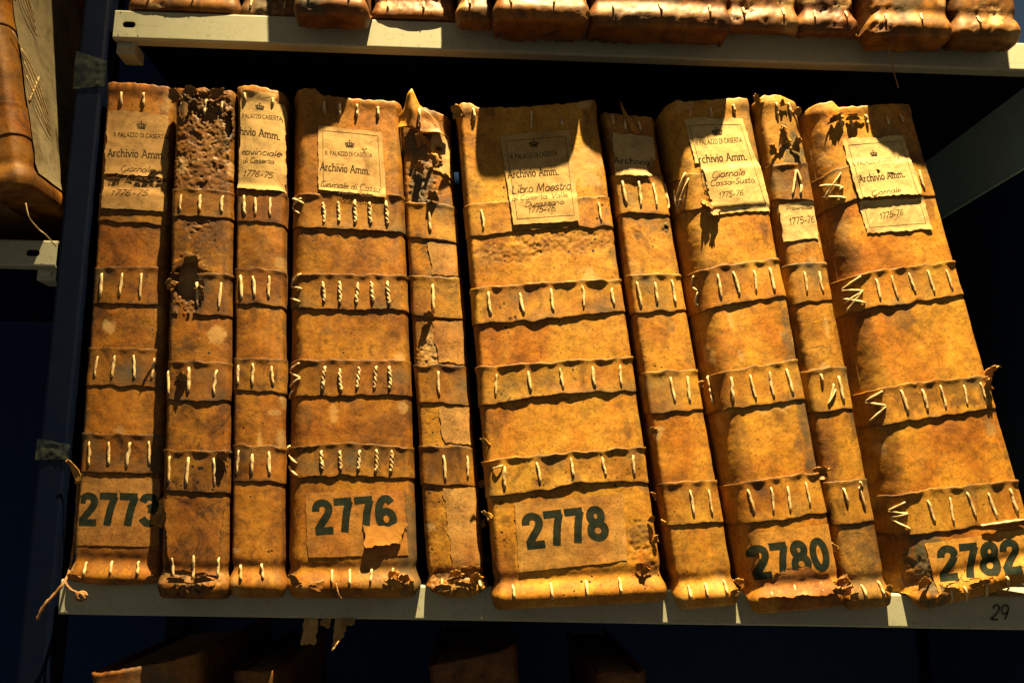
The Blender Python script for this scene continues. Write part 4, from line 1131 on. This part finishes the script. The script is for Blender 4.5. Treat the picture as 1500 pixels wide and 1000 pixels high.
built = {}
for bi, d in enumerate(BOOKS):
    bid = d['id']
    rr = random.Random(bid)
    seed = 1.0 + bi * 2.37
    pal, speck, grime = PAL[bid]
    sp = Spine(d['quad'], d['y0'], d['rl'], d['rr'], seed, conv=0.0016 + 0.012 * 0.12, floor=0.0)
    base = (sp.bl + sp.br) / 2
    root = tag(empty('ledger', (base.x, 0.05, 0.0)), LABELS[bid], 'book', 'old ledgers on the middle shelf')
    mat = leather('leather_' + bid, seed, *pal, speck=speck, grime=grime, craze={'2773': .15, '2775': .2, '2777': .5, '2779': .15, '2781': .5}.get(bid, .28))
    k = {'2773': .74, '2774': .8, '2775': .80, '2776': .78, '2777': .84}.get(bid, .90)
    smat = leather('strap_leather_' + bid, seed + 50, *[(c[0] * k * .98, c[1] * k * 1.03, c[2] * k * 1.15) for c in pal], speck=speck, grime=min(1, grime + .15))
    scuffs = []
    for _ in range(34):     # stains, scuffs and rubbed patches scattered down the spine
        side = rr.random() < .45
        scuffs.append((rr.choice((rr.uniform(0, .12), rr.uniform(.88, 1))) if side else rr.random(), rr.random(), rr.uniform(.0015, .010), rr.uniform(.0015, .014), rr.choice((0, 0, 0, 1, 2)), rr.uniform(.25, .7)))
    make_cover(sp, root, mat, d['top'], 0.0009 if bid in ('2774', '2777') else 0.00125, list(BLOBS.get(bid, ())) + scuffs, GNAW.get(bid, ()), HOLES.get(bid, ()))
    make_pages(sp, root, d['top'])
    straps = []
    for si, s in enumerate(d['straps']):
        st = Strap(sp, s, si)
        so = st.build(root, smat)
        straps.append(st)
        rad = 0.00120 if bid != '2776' else 0.0013
        for x in s['st']:
            st.stitch(so, x, rad * rr.uniform(.9, 1.1), s.get('tw'), rr)
        for z in s.get('zig', ()):
            z = [(.05 + .95 * max(0.0, x), t) for x, t in z] if bid in ('2780', '2782') else [(max(.015, x), t) for x, t in z]
            st.free_stitch(so, z[0], z[1], 0.00105)
    for (x0, t0, x1, t1) in d['head'] + d['tail']:
        loose_stitch(sp, root, x0, t0, x1, t1, 0.00115, x0 * 9 + t0)
    def loff(x, t, straps=straps, sp=sp):
        o = 0.0008
        for st in straps[:1]:
            tb, tt = st.tb(x), st.tt(x)
            e = 0.006 / sp.H
            o += 0.0014 * sstep(tb - e, tb + .2 * e, t) * sstep(tt + e, tt - .2 * e, t)
        return o
    if 'label' in d:
        L = d['label']
        pm = paper('label_paper_' + bid, seed + 9, *[(c[0] * 1.08, c[1] * 1.17, c[2] * 1.35) for c in PAPERS[bid]], stain=.75)
        q = [tuple(c) for c in L['quad']]
        def cut(bv, q=q):
            tl, tr, br, bl = q
            return (bl[0] + (tl[0] - bl[0]) * bv, bl[1] + (tl[1] - bl[1]) * bv), (br[0] + (tr[0] - br[0]) * bv, br[1] + (tr[1] - br[1]) * bv)
        hol = {'2780': [(0.02, .30, .10, .30)], '2777': [(.3, .45, .25, .2)], '2779': [(.9, .2, .18, .25)], '2782': [(.42, .42, .04, .05), (.62, .36, .06, .04)], '2775': [(.93, .95, .10, .08)]}.get(bid, [])
        if L['torn']:
            bv = L['torn'][0]
            cl, cr = cut(bv); cl2, cr2 = cut(bv + .035)
            low, s_low = sheet('label_piece', sp, [cl, cr, q[2], q[3]], lambda x, t: loff(x, t) * .98, pm, root, L['rag'])
            lab, s_lab = sheet('label', sp, [q[0], q[1], cr2, cl2], lambda x, t: loff(x, t) + .0003, pm, root, L['rag'] * 1.5, curl=lambda a, b: .0009 * max(0, 1 - b / .16) ** 1.5 * (.4 + .6 * abs(math.sin(a * 5 + 1))), holes=hol)
        else:
            lab, s_lab = sheet('label', sp, q, loff, pm, root, L['rag'], holes=hol)
        def on_label(x, t, s_lab=s_lab, s_low=s_low if L['torn'] else None, q=q, bv=L['torn'][0] if L['torn'] else 0):
            if s_low:
                tc = (q[3][1] + q[2][1]) / 2 + bv * ((q[0][1] + q[1][1]) - (q[3][1] + q[2][1])) / 2
                if t < tc - .004: return s_low(x, t)
            return s_lab(x, t)
        if L['border']:
            tl, tr, br, bl = q
            def inner(a, b):
                return ((bl[0] * (1 - a) + br[0] * a) * (1 - b) + (tl[0] * (1 - a) + tr[0] * a) * b) * sp.W, ((bl[1] * (1 - a) + br[1] * a) * (1 - b) + (tl[1] * (1 - a) + tr[1] * a) * b) * sp.H
            c = [inner(.07, .06), inner(.93, .06), inner(.93, .93), inner(.07, .93)]
            strokes = [([c[i], c[(i + 1) % 4]], .00042) for i in range(4)]
            V, F = ribbons(strokes, lambda x, y, lift: sp.P(x / sp.W, y / sp.H, on_label(x / sp.W, y / sp.H) + lift))
            mesh_obj('printed_border', V, F, M_INK, lab, False)
        for (style, tx, a, e, h) in d['text']:
            write(sp, lab, on_label, tx, style, a, e, h, M_HAND if style == 'hand' else M_INK, 'crown_emblem' if style == 'crown' else 'lettering')
    if 'num' in d:
        q = d['nlab']
        tint = {'2773': ((.34, .160, .034), (.26, .11, .020)), '2776': ((.41, .180, .028), (.31, .122, .016)), '2778': ((.46, .240, .050), (.38, .182, .032))}.get(bid, ((.52, .262, .040), (.41, .185, .022)))
        nm = leather('number_paper_' + bid, seed + 19, tint[0], tint[0], tint[1], speck=.2, grime=.35, stain=False, gloss=.65, craze=.15)
        hol = {'2780': [(.42, .0, .42, .30), (.02, .25, .14, .5)], '2782': [(.25, .0, .28, .24), (.75, .02, .25, .30)]}.get(bid, [])
        nl, s_num = sheet('number_label', sp, q, lambda x, t: .00045, nm, root, .6, holes=hol, edge=.00015)
        tx, a, e, h = d['num']
        write(sp, nl, s_num, tx, 'big', a, e, h, M_NUM, 'lettering')
    built[bid] = (sp, root, mat, smat, straps)

# torn details of single ledgers
sp, root, mat, smat, straps = built['2773']
cord = [sp.P(-.02, .20, .003), sp.P(-.05, .15, .004), sp.P(-.04, .09, .003), sp.P(-.05, .03, .004), Vector((.0085, -.014, -.0005)), Vector((.003, -.017, -.010)), Vector((-.004, -.018, -.019)), Vector((-.009, -.017, -.030))]
mesh_obj('hanging_cord', *tube_geo(fine_path(cord, 5), .0013, 8, .25, 900, 0, 2.0), M_THREAD, root)
cord = [Vector((.0085, -.014, -.0005)), Vector((.013, -.0165, -.005)), Vector((.018, -.017, -.008)), Vector((.0225, -.0165, -.0105))]
tailc = mesh_obj('hanging_cord', *tube_geo(fine_path(cord, 4), .0011, 8, .25, 900, 0, 3.0), M_THREAD, root)
kn = []
for i in range(40):
    a = i / 40 * 6 * math.pi
    kn.append(Vector((.0235 + .0032 * math.cos(a) + .0012 * math.cos(a * .37), -.0165 + .002 * math.sin(a * .7), -.0115 + .0026 * math.sin(a) + .001 * math.sin(a * .41))))
mesh_obj('knot', *tube_geo(kn, .0011, 7, .2, 800, 0, 4.0), M_THREAD, tailc)
strip = leather('torn_edge_leather', 91, *TAN, speck=.4, grime=.6)
scrap(sp, root, strip, .93, .11, .012, .030, .35, -.35, 4.0)
scrap(sp, root, strip, .02, .185, .008, .02, -.4, .1, 6.0)
scrap(sp, root, built['2773'][2], .06, .005, .014, .006, .5, 0, 8.0)
scrap(sp, root, built['2773'][2], .93, .006, .018, .007, .6, 0.2, 9.0)

sp, root, mat, smat, straps = built['2774']
for i, (x, t, w, h, c, a) in enumerate([(.12, .585, .010, .010, .7, 1.0), (.5, .575, .010, .007, .5, -.6), (.4, .635, .014, .007, -.6, .2), (.08, .97, .012, .012, .5, .3), (.30, .985, .014, .008, .6, 0), (.78, .985, .016, .008, .7, .2),
                                        (.25, .40, .010, .010, .6, -.5), (.30, .02, .020, .007, .6, 0), (.66, .022, .018, .008, .7, .2), (.9, .25, .012, .010, .6, -.3)]):
    scrap(sp, root, mat, x, t, w, h, c, a, 20 + i)
fl = leather('flap_leather', 77, *BROWN, speck=.3, grime=.9)
sheet('leather_flap', sp, [(.06, .175), (.94, .178), (.86, .035), (.16, .045)], lambda x, t: .0016, fl, root, 1.2)

sp, root, mat, smat, straps = built['2776']
fp = paper('flap_paper_2776', 41, (.44, .20, .036), (.33, .135, .02), .5)
sheet('torn_number_flap', sp, [(.60, .127), (.93, .130), (.90, .092), (.63, .088)], lambda x, t: .0014, fp, root, 2.2, curl=lambda a, b: .0028 * (1 - b) ** 1.6 * (1 - .75 * a) + .0004 * math.sin(a * 9))
for i, (x, t, w, h, c, a) in enumerate([(.82, .012, .016, .012, .7, -.6), (.92, .02, .012, .012, .8, .5), (.86, .03, .010, .010, .6, 1.1), (.30, .012, .010, .012, .5, 1.4), (.12, .015, .008, .012, .6, .5), (.95, .005, .006, .010, -.5, 0)]):
    scrap(sp, root, mat, x, t, w, h, c, a, 40 + i)
mesh_obj('frayed_thread', *tube_geo(fine_path([sp.P(.40, .02, .002), sp.P(.42, .0, .005), Vector((sp.P(.44, 0, .004).x, -.018, -.010))], 4), .0006, 6), M_THREAD, root)

# folded leather head cap of the slim tattered ledger
sp, root, mat, smat, straps = built['2777']
def cap_geo():
    out = [(-.04, .950), (.06, .985), (.20, 1.025), (.30, 1.035), (.42, 1.005), (.62, .988), (.80, .968), (.90, .935)]
    V = []; n = 28; m = 12
    for side in (0, 1):
        for j in range(m + 1):
            b = j / m
            for i in range(n + 1):
                a = i / n
                x = -.04 + .94 * a
                top = interp(out, x); bot = .952 - .012 * a + .004 * math.sin(a * 9)
                t = bot + (top - bot) * b
                fold = .0075 * math.exp(-((x - .26) / .12) ** 2) * b
                o = .0032 + .0030 * (1 - b) ** 2 + fold + .0009 * noise.noise((x * 9, b * 3, 3.0)) - (.0012 if side else 0)
                V.append(sp.P(max(.0, x), t, o) + sp.ax * (min(0, x) * sp.W))
    F = grid_faces(m + 1, n + 1) + [tuple(reversed(f)) for f in grid_faces(m + 1, n + 1, None, (m + 1) * (n + 1))]
    N = (m + 1) * (n + 1); w = n + 1
    ring = [i for i in range(w)] + [w * k + n for k in range(1, m + 1)] + [w * m + i for i in range(n - 1, -1, -1)] + [w * k for k in range(m - 1, 0, -1)]
    for k in range(len(ring)):
        a, b = ring[k], ring[(k + 1) % len(ring)]
        F.append((b, a, a + N, b + N))
    return V, F
pg = leather('parchment_panel_2777', 58, (.44, .235, .062), (.36, .175, .042), (.19, .082, .020), speck=.7, grime=.45)
for s_hi, s_lo in zip(straps, straps[1:] + [None]):   # smooth parchment showing beside the pulled leather
    tb = s_hi.tb(.7) - .006; tl_ = (s_lo.tt(.7) + .006) if s_lo else .055
    sheet('parchment_panel', sp, [(.38, tb), (.96, tb), (.96, tl_), (.46, tl_)], lambda x, t: .0004, pg, root, 1.6, edge=.0006)
cap_mat = leather('cap_leather', 63, *GOLD, speck=.4, grime=.4, stain=False)
cap = mesh_obj('leather_cap', *cap_geo(), cap_mat, root)
loose_stitch(sp, cap, .40, .955, .42, .995, .0012, 2.2, .0072)
for i, (x, t, w, h, c, a) in enumerate([(.45, .92, .012, .012, .6, .4), (.30, .86, .010, .012, .7, -.5), (.75, .88, .010, .014, .5, .8), (.55, .80, .012, .010, .6, -.2), (.35, .55, .010, .008, .6, .3), (.25, .015, .016, .008, .7, .1),
                                        (.62, .02, .018, .008, .8, -.2), (.85, .03, .012, .009, .7, .4), (.5, .04, .014, .006, -.5, .2), (1.0, .21, .008, .008, .5, 0), (1.0, .13, .008, .010, .6, .5)]):
    scrap(sp, root, mat if i % 3 else strip, x, t, w, h, c, a, 60 + i)

sp, root, mat, smat, straps = built['2778']
for i, (x, t, w, h, c, a) in enumerate([(.03, .975, .012, .012, .6, .2), (.91, .045, .010, .008, .6, .5), (.87, .055, .008, .007, .7, -.4), (.98, .10, .006, .008, .5, .3), (.97, .14, .006, .007, .6, -.4), (.02, .16, .006, .009, .5, .4), (.03, .30, .006, .008, .5, .2)]):
    scrap(sp, root, mat, x, t, w, h, c, a, 80 + i)
loose_stitch(sp, root, .045, .256, .115, .262, .0008, 3.3, .0022)

sp, root, mat, smat, straps = built['2779']
for i, (x, t, w, h, c, a) in enumerate([(.06, .33, .010, .007, .7, .5), (.0, .2, .006, .008, .5, .2), (.93, .012, .010, .007, .6, .5), (.02, .15, .006, .007, .6, -.3), (.97, .42, .006, .007, .5, 0), (.62, .955, .006, .03, -.3, .5)]):
    scrap(sp, root, mat, x, t, w, h, c, a, 100 + i)

sp, root, mat, smat, straps = built['2780']
patch = leather('patch_leather', 71, (.40, .19, .055), (.32, .135, .032), (.18, .07, .016), speck=.2, grime=.3)
sheet('leather_patch', sp, [(.20, .045), (.86, .056), (.95, .018), (.10, .020)], lambda x, t: .0017, patch, root, 1.5, curl=lambda a, b: .0006 + .011 * 0)
sheet('leather_patch', sp, [(.34, .066), (.66, .070), (.82, .045), (.18, .040)], lambda x, t: .0021, patch, root, 1.8)
for i, (x, t, w, h, c, a) in enumerate([(.97, .235, .016, .010, .8, -.3), (1.0, .22, .010, .010, .9, .5), (.97, .03, .010, .012, .7, .4), (.92, .015, .012, .010, .8, -.3), (.98, .01, .008, .010, .6, 0), (.33, .79, .012, .010, .8, 2.6), (.38, .775, .010, .010, .6, 2.9), (.04, .04, .010, .010, .5, .5)]):
    scrap(sp, root, mat if i not in (5, 6) else strip, x, t, w, h, c, a, 120 + i)

sp, root, mat, smat, straps = built['2781']
for i, (x, t, w, h, c, a) in enumerate([(.10, .985, .012, .012, .7, .5), (.62, .985, .008, .008, .7, .3), (.90, .970, .010, .009, .8, -.6), (.55, .905, .013, .018, -.5, .4), (.70, .89, .012, .016, -.6, -.4), (.2, .88, .012, .012, .5, .3), (.55, .93, .010, .008, .5, .9),
                                        (.10, .04, .008, .008, .7, .3), (.15, .01, .012, .010, .8, 0), (.05, .1, .008, .010, .6, .4), (.9, .02, .008, .008, .6, -.5)]):
    scrap(sp, root, strip if 3 <= i <= 4 else mat, x, t, w * .8, h * .8, c * .7, a, 140 + i)
lace = [(.75, .225), (1.08, .185), (1.3, .168)]
mesh_obj('stitch', *tube_geo(fine_path([sp.P(x, t, .004) for x, t in lace], 5), .0011, 7, .1, 500, .2), M_STITCH, root)

sp, root, mat, smat, straps = built['2782']
for i, (x, t, w, h, c, a) in enumerate([(.27, .965, .018, .008, .7, .2), (.42, .965, .016, .007, .6, -.1), (.16, .035, .014, .010, .6, .4), (.5, .012, .02, .008, .7, .1), (.3, .012, .018, .008, .7, -.3), (.98, .40, .010, .012, .7, -.3), (.96, .37, .010, .014, -.5, .3), (.22, .005, .010, .008, .6, .5)]):
    scrap(sp, root, mat, x, t, w, h, c, a, 160 + i)
mesh_obj('stitch', *tube_geo(fine_path([sp.P(.62 + .33 * k / 6, straps[3].tb(.62 + .33 * k / 6) + .002, .0026 + .0004 * math.sin(k)) for k in range(7)], 3), .0012, 7, .2, 600, .4), M_STITCH, root)

# ------------------------------------------------------------------ other ledgers (upper shelf, lower shelf, next bay)
def simple_ledger(quad, y0, pal, seed, label, group, floor, nst, rl=(.006, .010), rr_=(.006, .010), strap_t=(.10, .30, .52, .74), res=.0022, tails=True, lab=None, conv=.003, top=None):
    rr = random.Random(seed)
    sp = Spine(quad, y0, rl, rr_, seed, conv=conv, amp=.0010, floor=floor)
    base = (sp.bl + sp.br) / 2
    root = tag(empty('ledger', (base.x, y0 + .06, floor)), label, 'book', group)
    mat = leather('leather_%d' % int(seed * 10), seed, *pal, speck=.5, grime=.6)
    top = top or [(0, 1.0), (.3, 1.004), (.7, .998), (1, 1.0)]
    blobs = [(rr.random(), rr.random(), rr.uniform(.01, .03), rr.uniform(.01, .05), rr.choice((0, 0, 2)), rr.uniform(.3, .8)) for _ in range(10)] + [(rr.random(), rr.uniform(0, .3), rr.uniform(.002, .012), rr.uniform(.002, .012), rr.choice((0, 0, 1)), rr.uniform(.4, .8)) for _ in range(16)]
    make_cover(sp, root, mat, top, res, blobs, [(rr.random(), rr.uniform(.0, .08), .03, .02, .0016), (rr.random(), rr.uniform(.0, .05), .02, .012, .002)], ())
    make_pages(sp, root, top)
    for k, t in enumerate(strap_t):
        h = .066
        sl = rr.uniform(-.006, .006)
        xs = [(i + .8 + rr.uniform(-.12, .12)) / (nst + .6) for i in range(nst)]
        st = Strap(sp, dict(top=[(0, t + h), (1, t + h + sl)], bot=[(0, t), (.5, t - .004), (1, t + sl)], st=xs, fl=rr.uniform(1.2, 2.6)), k)
        so = st.build(root, mat, .002)
        for x in xs: st.stitch(so, x, .00125, False, rr)
    if tails:
        for i in range(0, nst, 2):
            x = (i + .8 + rr.uniform(-.1, .1)) / (nst + .6)
            loose_stitch(sp, root, x, .018, x + rr.uniform(-.02, .02), .042, .0010, i + seed)
    return sp, root, mat

def lean_quad(x0, x1, z, h, lean, tip=None):
    a = math.radians(lean); tip = lean if tip is None else tip
    dz = (x1 - x0) * math.tan(math.radians(tip))
    dx, dy = -h * math.sin(a), h * math.cos(a)
    return [(x0 + dx, z + dy), (x1 + dx, z + dz + dy), (x0, z), (x1, z + dz)]

UP = [  # x0, x1, y0, z, palette, stitches, label
 (.0113, .1080, .002, .5000, BROWN, 4, 'dark brown ledger on the upper shelf above the one numbered 2773'),
 (.1095,   .1640, .007, .5000, WORN, 3, 'recessed tan ledger on the upper shelf above number 2775'),
 (.1690, .2295, -.038, .4850, BROWN, 3, 'jutting dark ledger on the upper shelf straight above number 2776'),
 (.2310, .3080, .001, .5000, WORN, 4, 'recessed tan ledger with long laced stitches above the slim capped ledger'),
 (.3100, .3420, -.030, .4890, BROWN, 2, 'thin dark ledger on the upper shelf above left edge of number 2778'),
 (.3435, .4237, -.052, .4800, WORN, 4, 'orange ledger jutting furthest from the upper shelf, above number 2778'),
 (.4256, .5480, -.045, .4810, WORN, 5, 'broadest orange ledger on the upper shelf, above the slim unnumbered golden one'),
 (.5500, .6160, -.022, .4940, WORN, 3, 'golden ledger on the upper shelf above number 2780'),
 (.6175, .6690, -.022, .4935, WORN, 3, 'narrow orange ledger on the upper shelf just left of a dark gap'),
 (.6740, .7460, -.041, .4830, RUST, 4, 'tan ledger with a loose hanging thread on the upper shelf above number 2782'),
 (.7520, .8107, -.036, .4855, BROWN, 2, 'brown ledger at right end of the upper shelf with two short tail stitches'),
]
up_parts = []
for i, (x0, x1, y0, z, pal, ns, lab) in enumerate(UP):
    up_parts.append(simple_ledger(lean_quad(x0, x1, z, .42, 2.2, .9), y0, pal, 30.3 + i * 1.9, lab, 'old ledgers on the upper shelf', .5, ns, res=.002, rl=(.007, .011), rr_=(.006, .010)))
mesh_obj('hanging_thread', *tube_geo(fine_path([Vector(v) for v in ((.688, -.036, .500), (.6925, -.038, .489), (.6955, -.036, .478), (.692, -.034, .470), (.6945, -.033, .455), (.6995, -.032, .436))], 5), .00042, 6), M_THREAD, up_parts[9][1])

DIM = ((0.20, 0.085, 0.012), (0.14, 0.052, 0.007), (0.06, 0.021, 0.004))
LOW = [
 (.030, .118, -.002, .4340, WORN, 4, 5.0, 'ledger with an upturned corner on the lower shelf below number 2773'),
 (.142, .176, .004, .4290, DIM, 2, 3.0, 'narrow dark ledger top on the lower shelf below number 2775'),
 (.300, .374, .016, .4420, DIM, 3, 6.0, 'tilted brown ledger on the lower shelf below the gap left of number 2778'),
 (.440, .480, .004, .4320, DIM, 2, 3.0, 'small dark ledger top on the lower shelf below number 2778'),
]
low_parts = []
for i, (x0, x1, y0, h, pal, ns, lean, lab) in enumerate(LOW):
    top = [(0, .985), (.75, 1.0), (1.0, 1.012)] if i in (0, 2) else None
    low_parts.append(simple_ledger(lean_quad(x0 + h * math.sin(math.radians(lean)), x1 + h * math.sin(math.radians(lean)), -.4995, h, lean, lean * .9), y0, pal, 60.7 + i * 2.3, lab, 'old ledgers on the lower shelf', -.5, ns, res=.003, top=top))

# torn scrap caught under the shelf edge
tag_root = tag(empty('torn_scrap', (.2150, -.001, -.0282)), 'small torn pale leather scrap hanging under the beige shelf edge below number 2776', 'scrap')
def hang_strip(x0, x1, zb0, zb1, y, seed, bend):
    n, k = 8, 12; V = []
    for side in (0, 1):
        for j in range(k + 1):
            f = j / k
            for i in range(n + 1):
                a = i / n
                zb = zb0 + (zb1 - zb0) * a + .003 * noise.noise((a * 6, seed, 1))
                z = -.0275 + (zb + .0275) * f
                V.append((x0 + (x1 - x0) * a + .0016 * noise.noise((f * 5, seed, a * 2)), y - bend * f * f - .0012 * noise.noise((a * 3, f * 3, seed)) + (.0006 if side else 0), z))
    N = (n + 1) * (k + 1); w = n + 1
    F = grid_faces(k + 1, w) + [tuple(reversed(q)) for q in grid_faces(k + 1, w, None, N)]
    ring = list(range(w)) + [w * r + n for r in range(1, k + 1)] + [w * k + i for i in range(n - 1, -1, -1)] + [w * r for r in range(k - 1, 0, -1)]
    for r in range(len(ring)):
        a, b = ring[r], ring[(r + 1) % len(ring)]
        F.append((b, a, a + N, b + N))
    mesh_obj('strip', V, F, scrap_mat, tag_root)
scrap_mat = paper('scrap_parchment', 55, (.52, .33, .13), (.34, .18, .06))
hang_strip(.1975, .2095, -.0480, -.0475, .0045, 1.0, .010)
hang_strip(.2115, .2195, -.0330, -.0350, .0055, 2.0, .006)
hang_strip(.2230, .2330, -.0530, -.0400, .0040, 3.0, .014)
hang_strip(.2290, .2400, -.0330, -.0310, .0030, 4.0, .012)

# big ledger of the next bay, its side lacing towards the upright
lq = [(-.234, .698), (-.128, .724), (-.141, .2850), (-.0340, .3180)]
sp, root, mat = simple_ledger(lq, -.058, RUST, 81.3, 'leaning orange ledger in the next bay with crossed lacing on its side', None, .2843, 4, rl=(.008, .012), rr_=(.009, .016), strap_t=(.10, .34, .58, .80))
def side_pt(y, t, off):
    q = 1 + (y - sp.y0 - sp.rr[1]) / .1
    return sp.P(q, t, off)
grey = paper('parchment_board', 66, (.25, .20, .115), (.12, .09, .045), .6)
V = []
for j in range(41):
    for i in range(13):
        V.append(side_pt(-.039 + .16 * i / 12, .03 + .94 * j / 40, .0018))
mesh_obj('side_board', V, grid_faces(41, 13), grey, root)
for t0 in (.17, .40):
    for k in range(4):
        a = side_pt(-.043 + .0015 * k, t0 + .155 - .028 * k, .0036); m = side_pt(-.024, t0 + .085 - .024 * k, .0056); b = side_pt(-.004, t0 + .02 - .016 * k, .0036)
        mesh_obj('lacing', *tube_geo(fine_path([a, m, b], 6), .0006, 7, .15, 500, .2, k), M_STITCH, root)
    a = side_pt(-.036, t0 + .02, .003); b = side_pt(-.010, t0 + .10, .003)
    mesh_obj('lacing', *tube_geo([a, (a + b) / 2, b], .0009, 7), M_STITCH, root)
mesh_obj('hanging_thread', *tube_geo(fine_path([Vector(v) for v in ((-.034, -.055, .300), (-.0315, -.052, .289), (-.031, -.035, .284), (-.0275, -.03, .281), (-.026, -.012, .276))], 5), .0006, 6), M_STITCH, root)
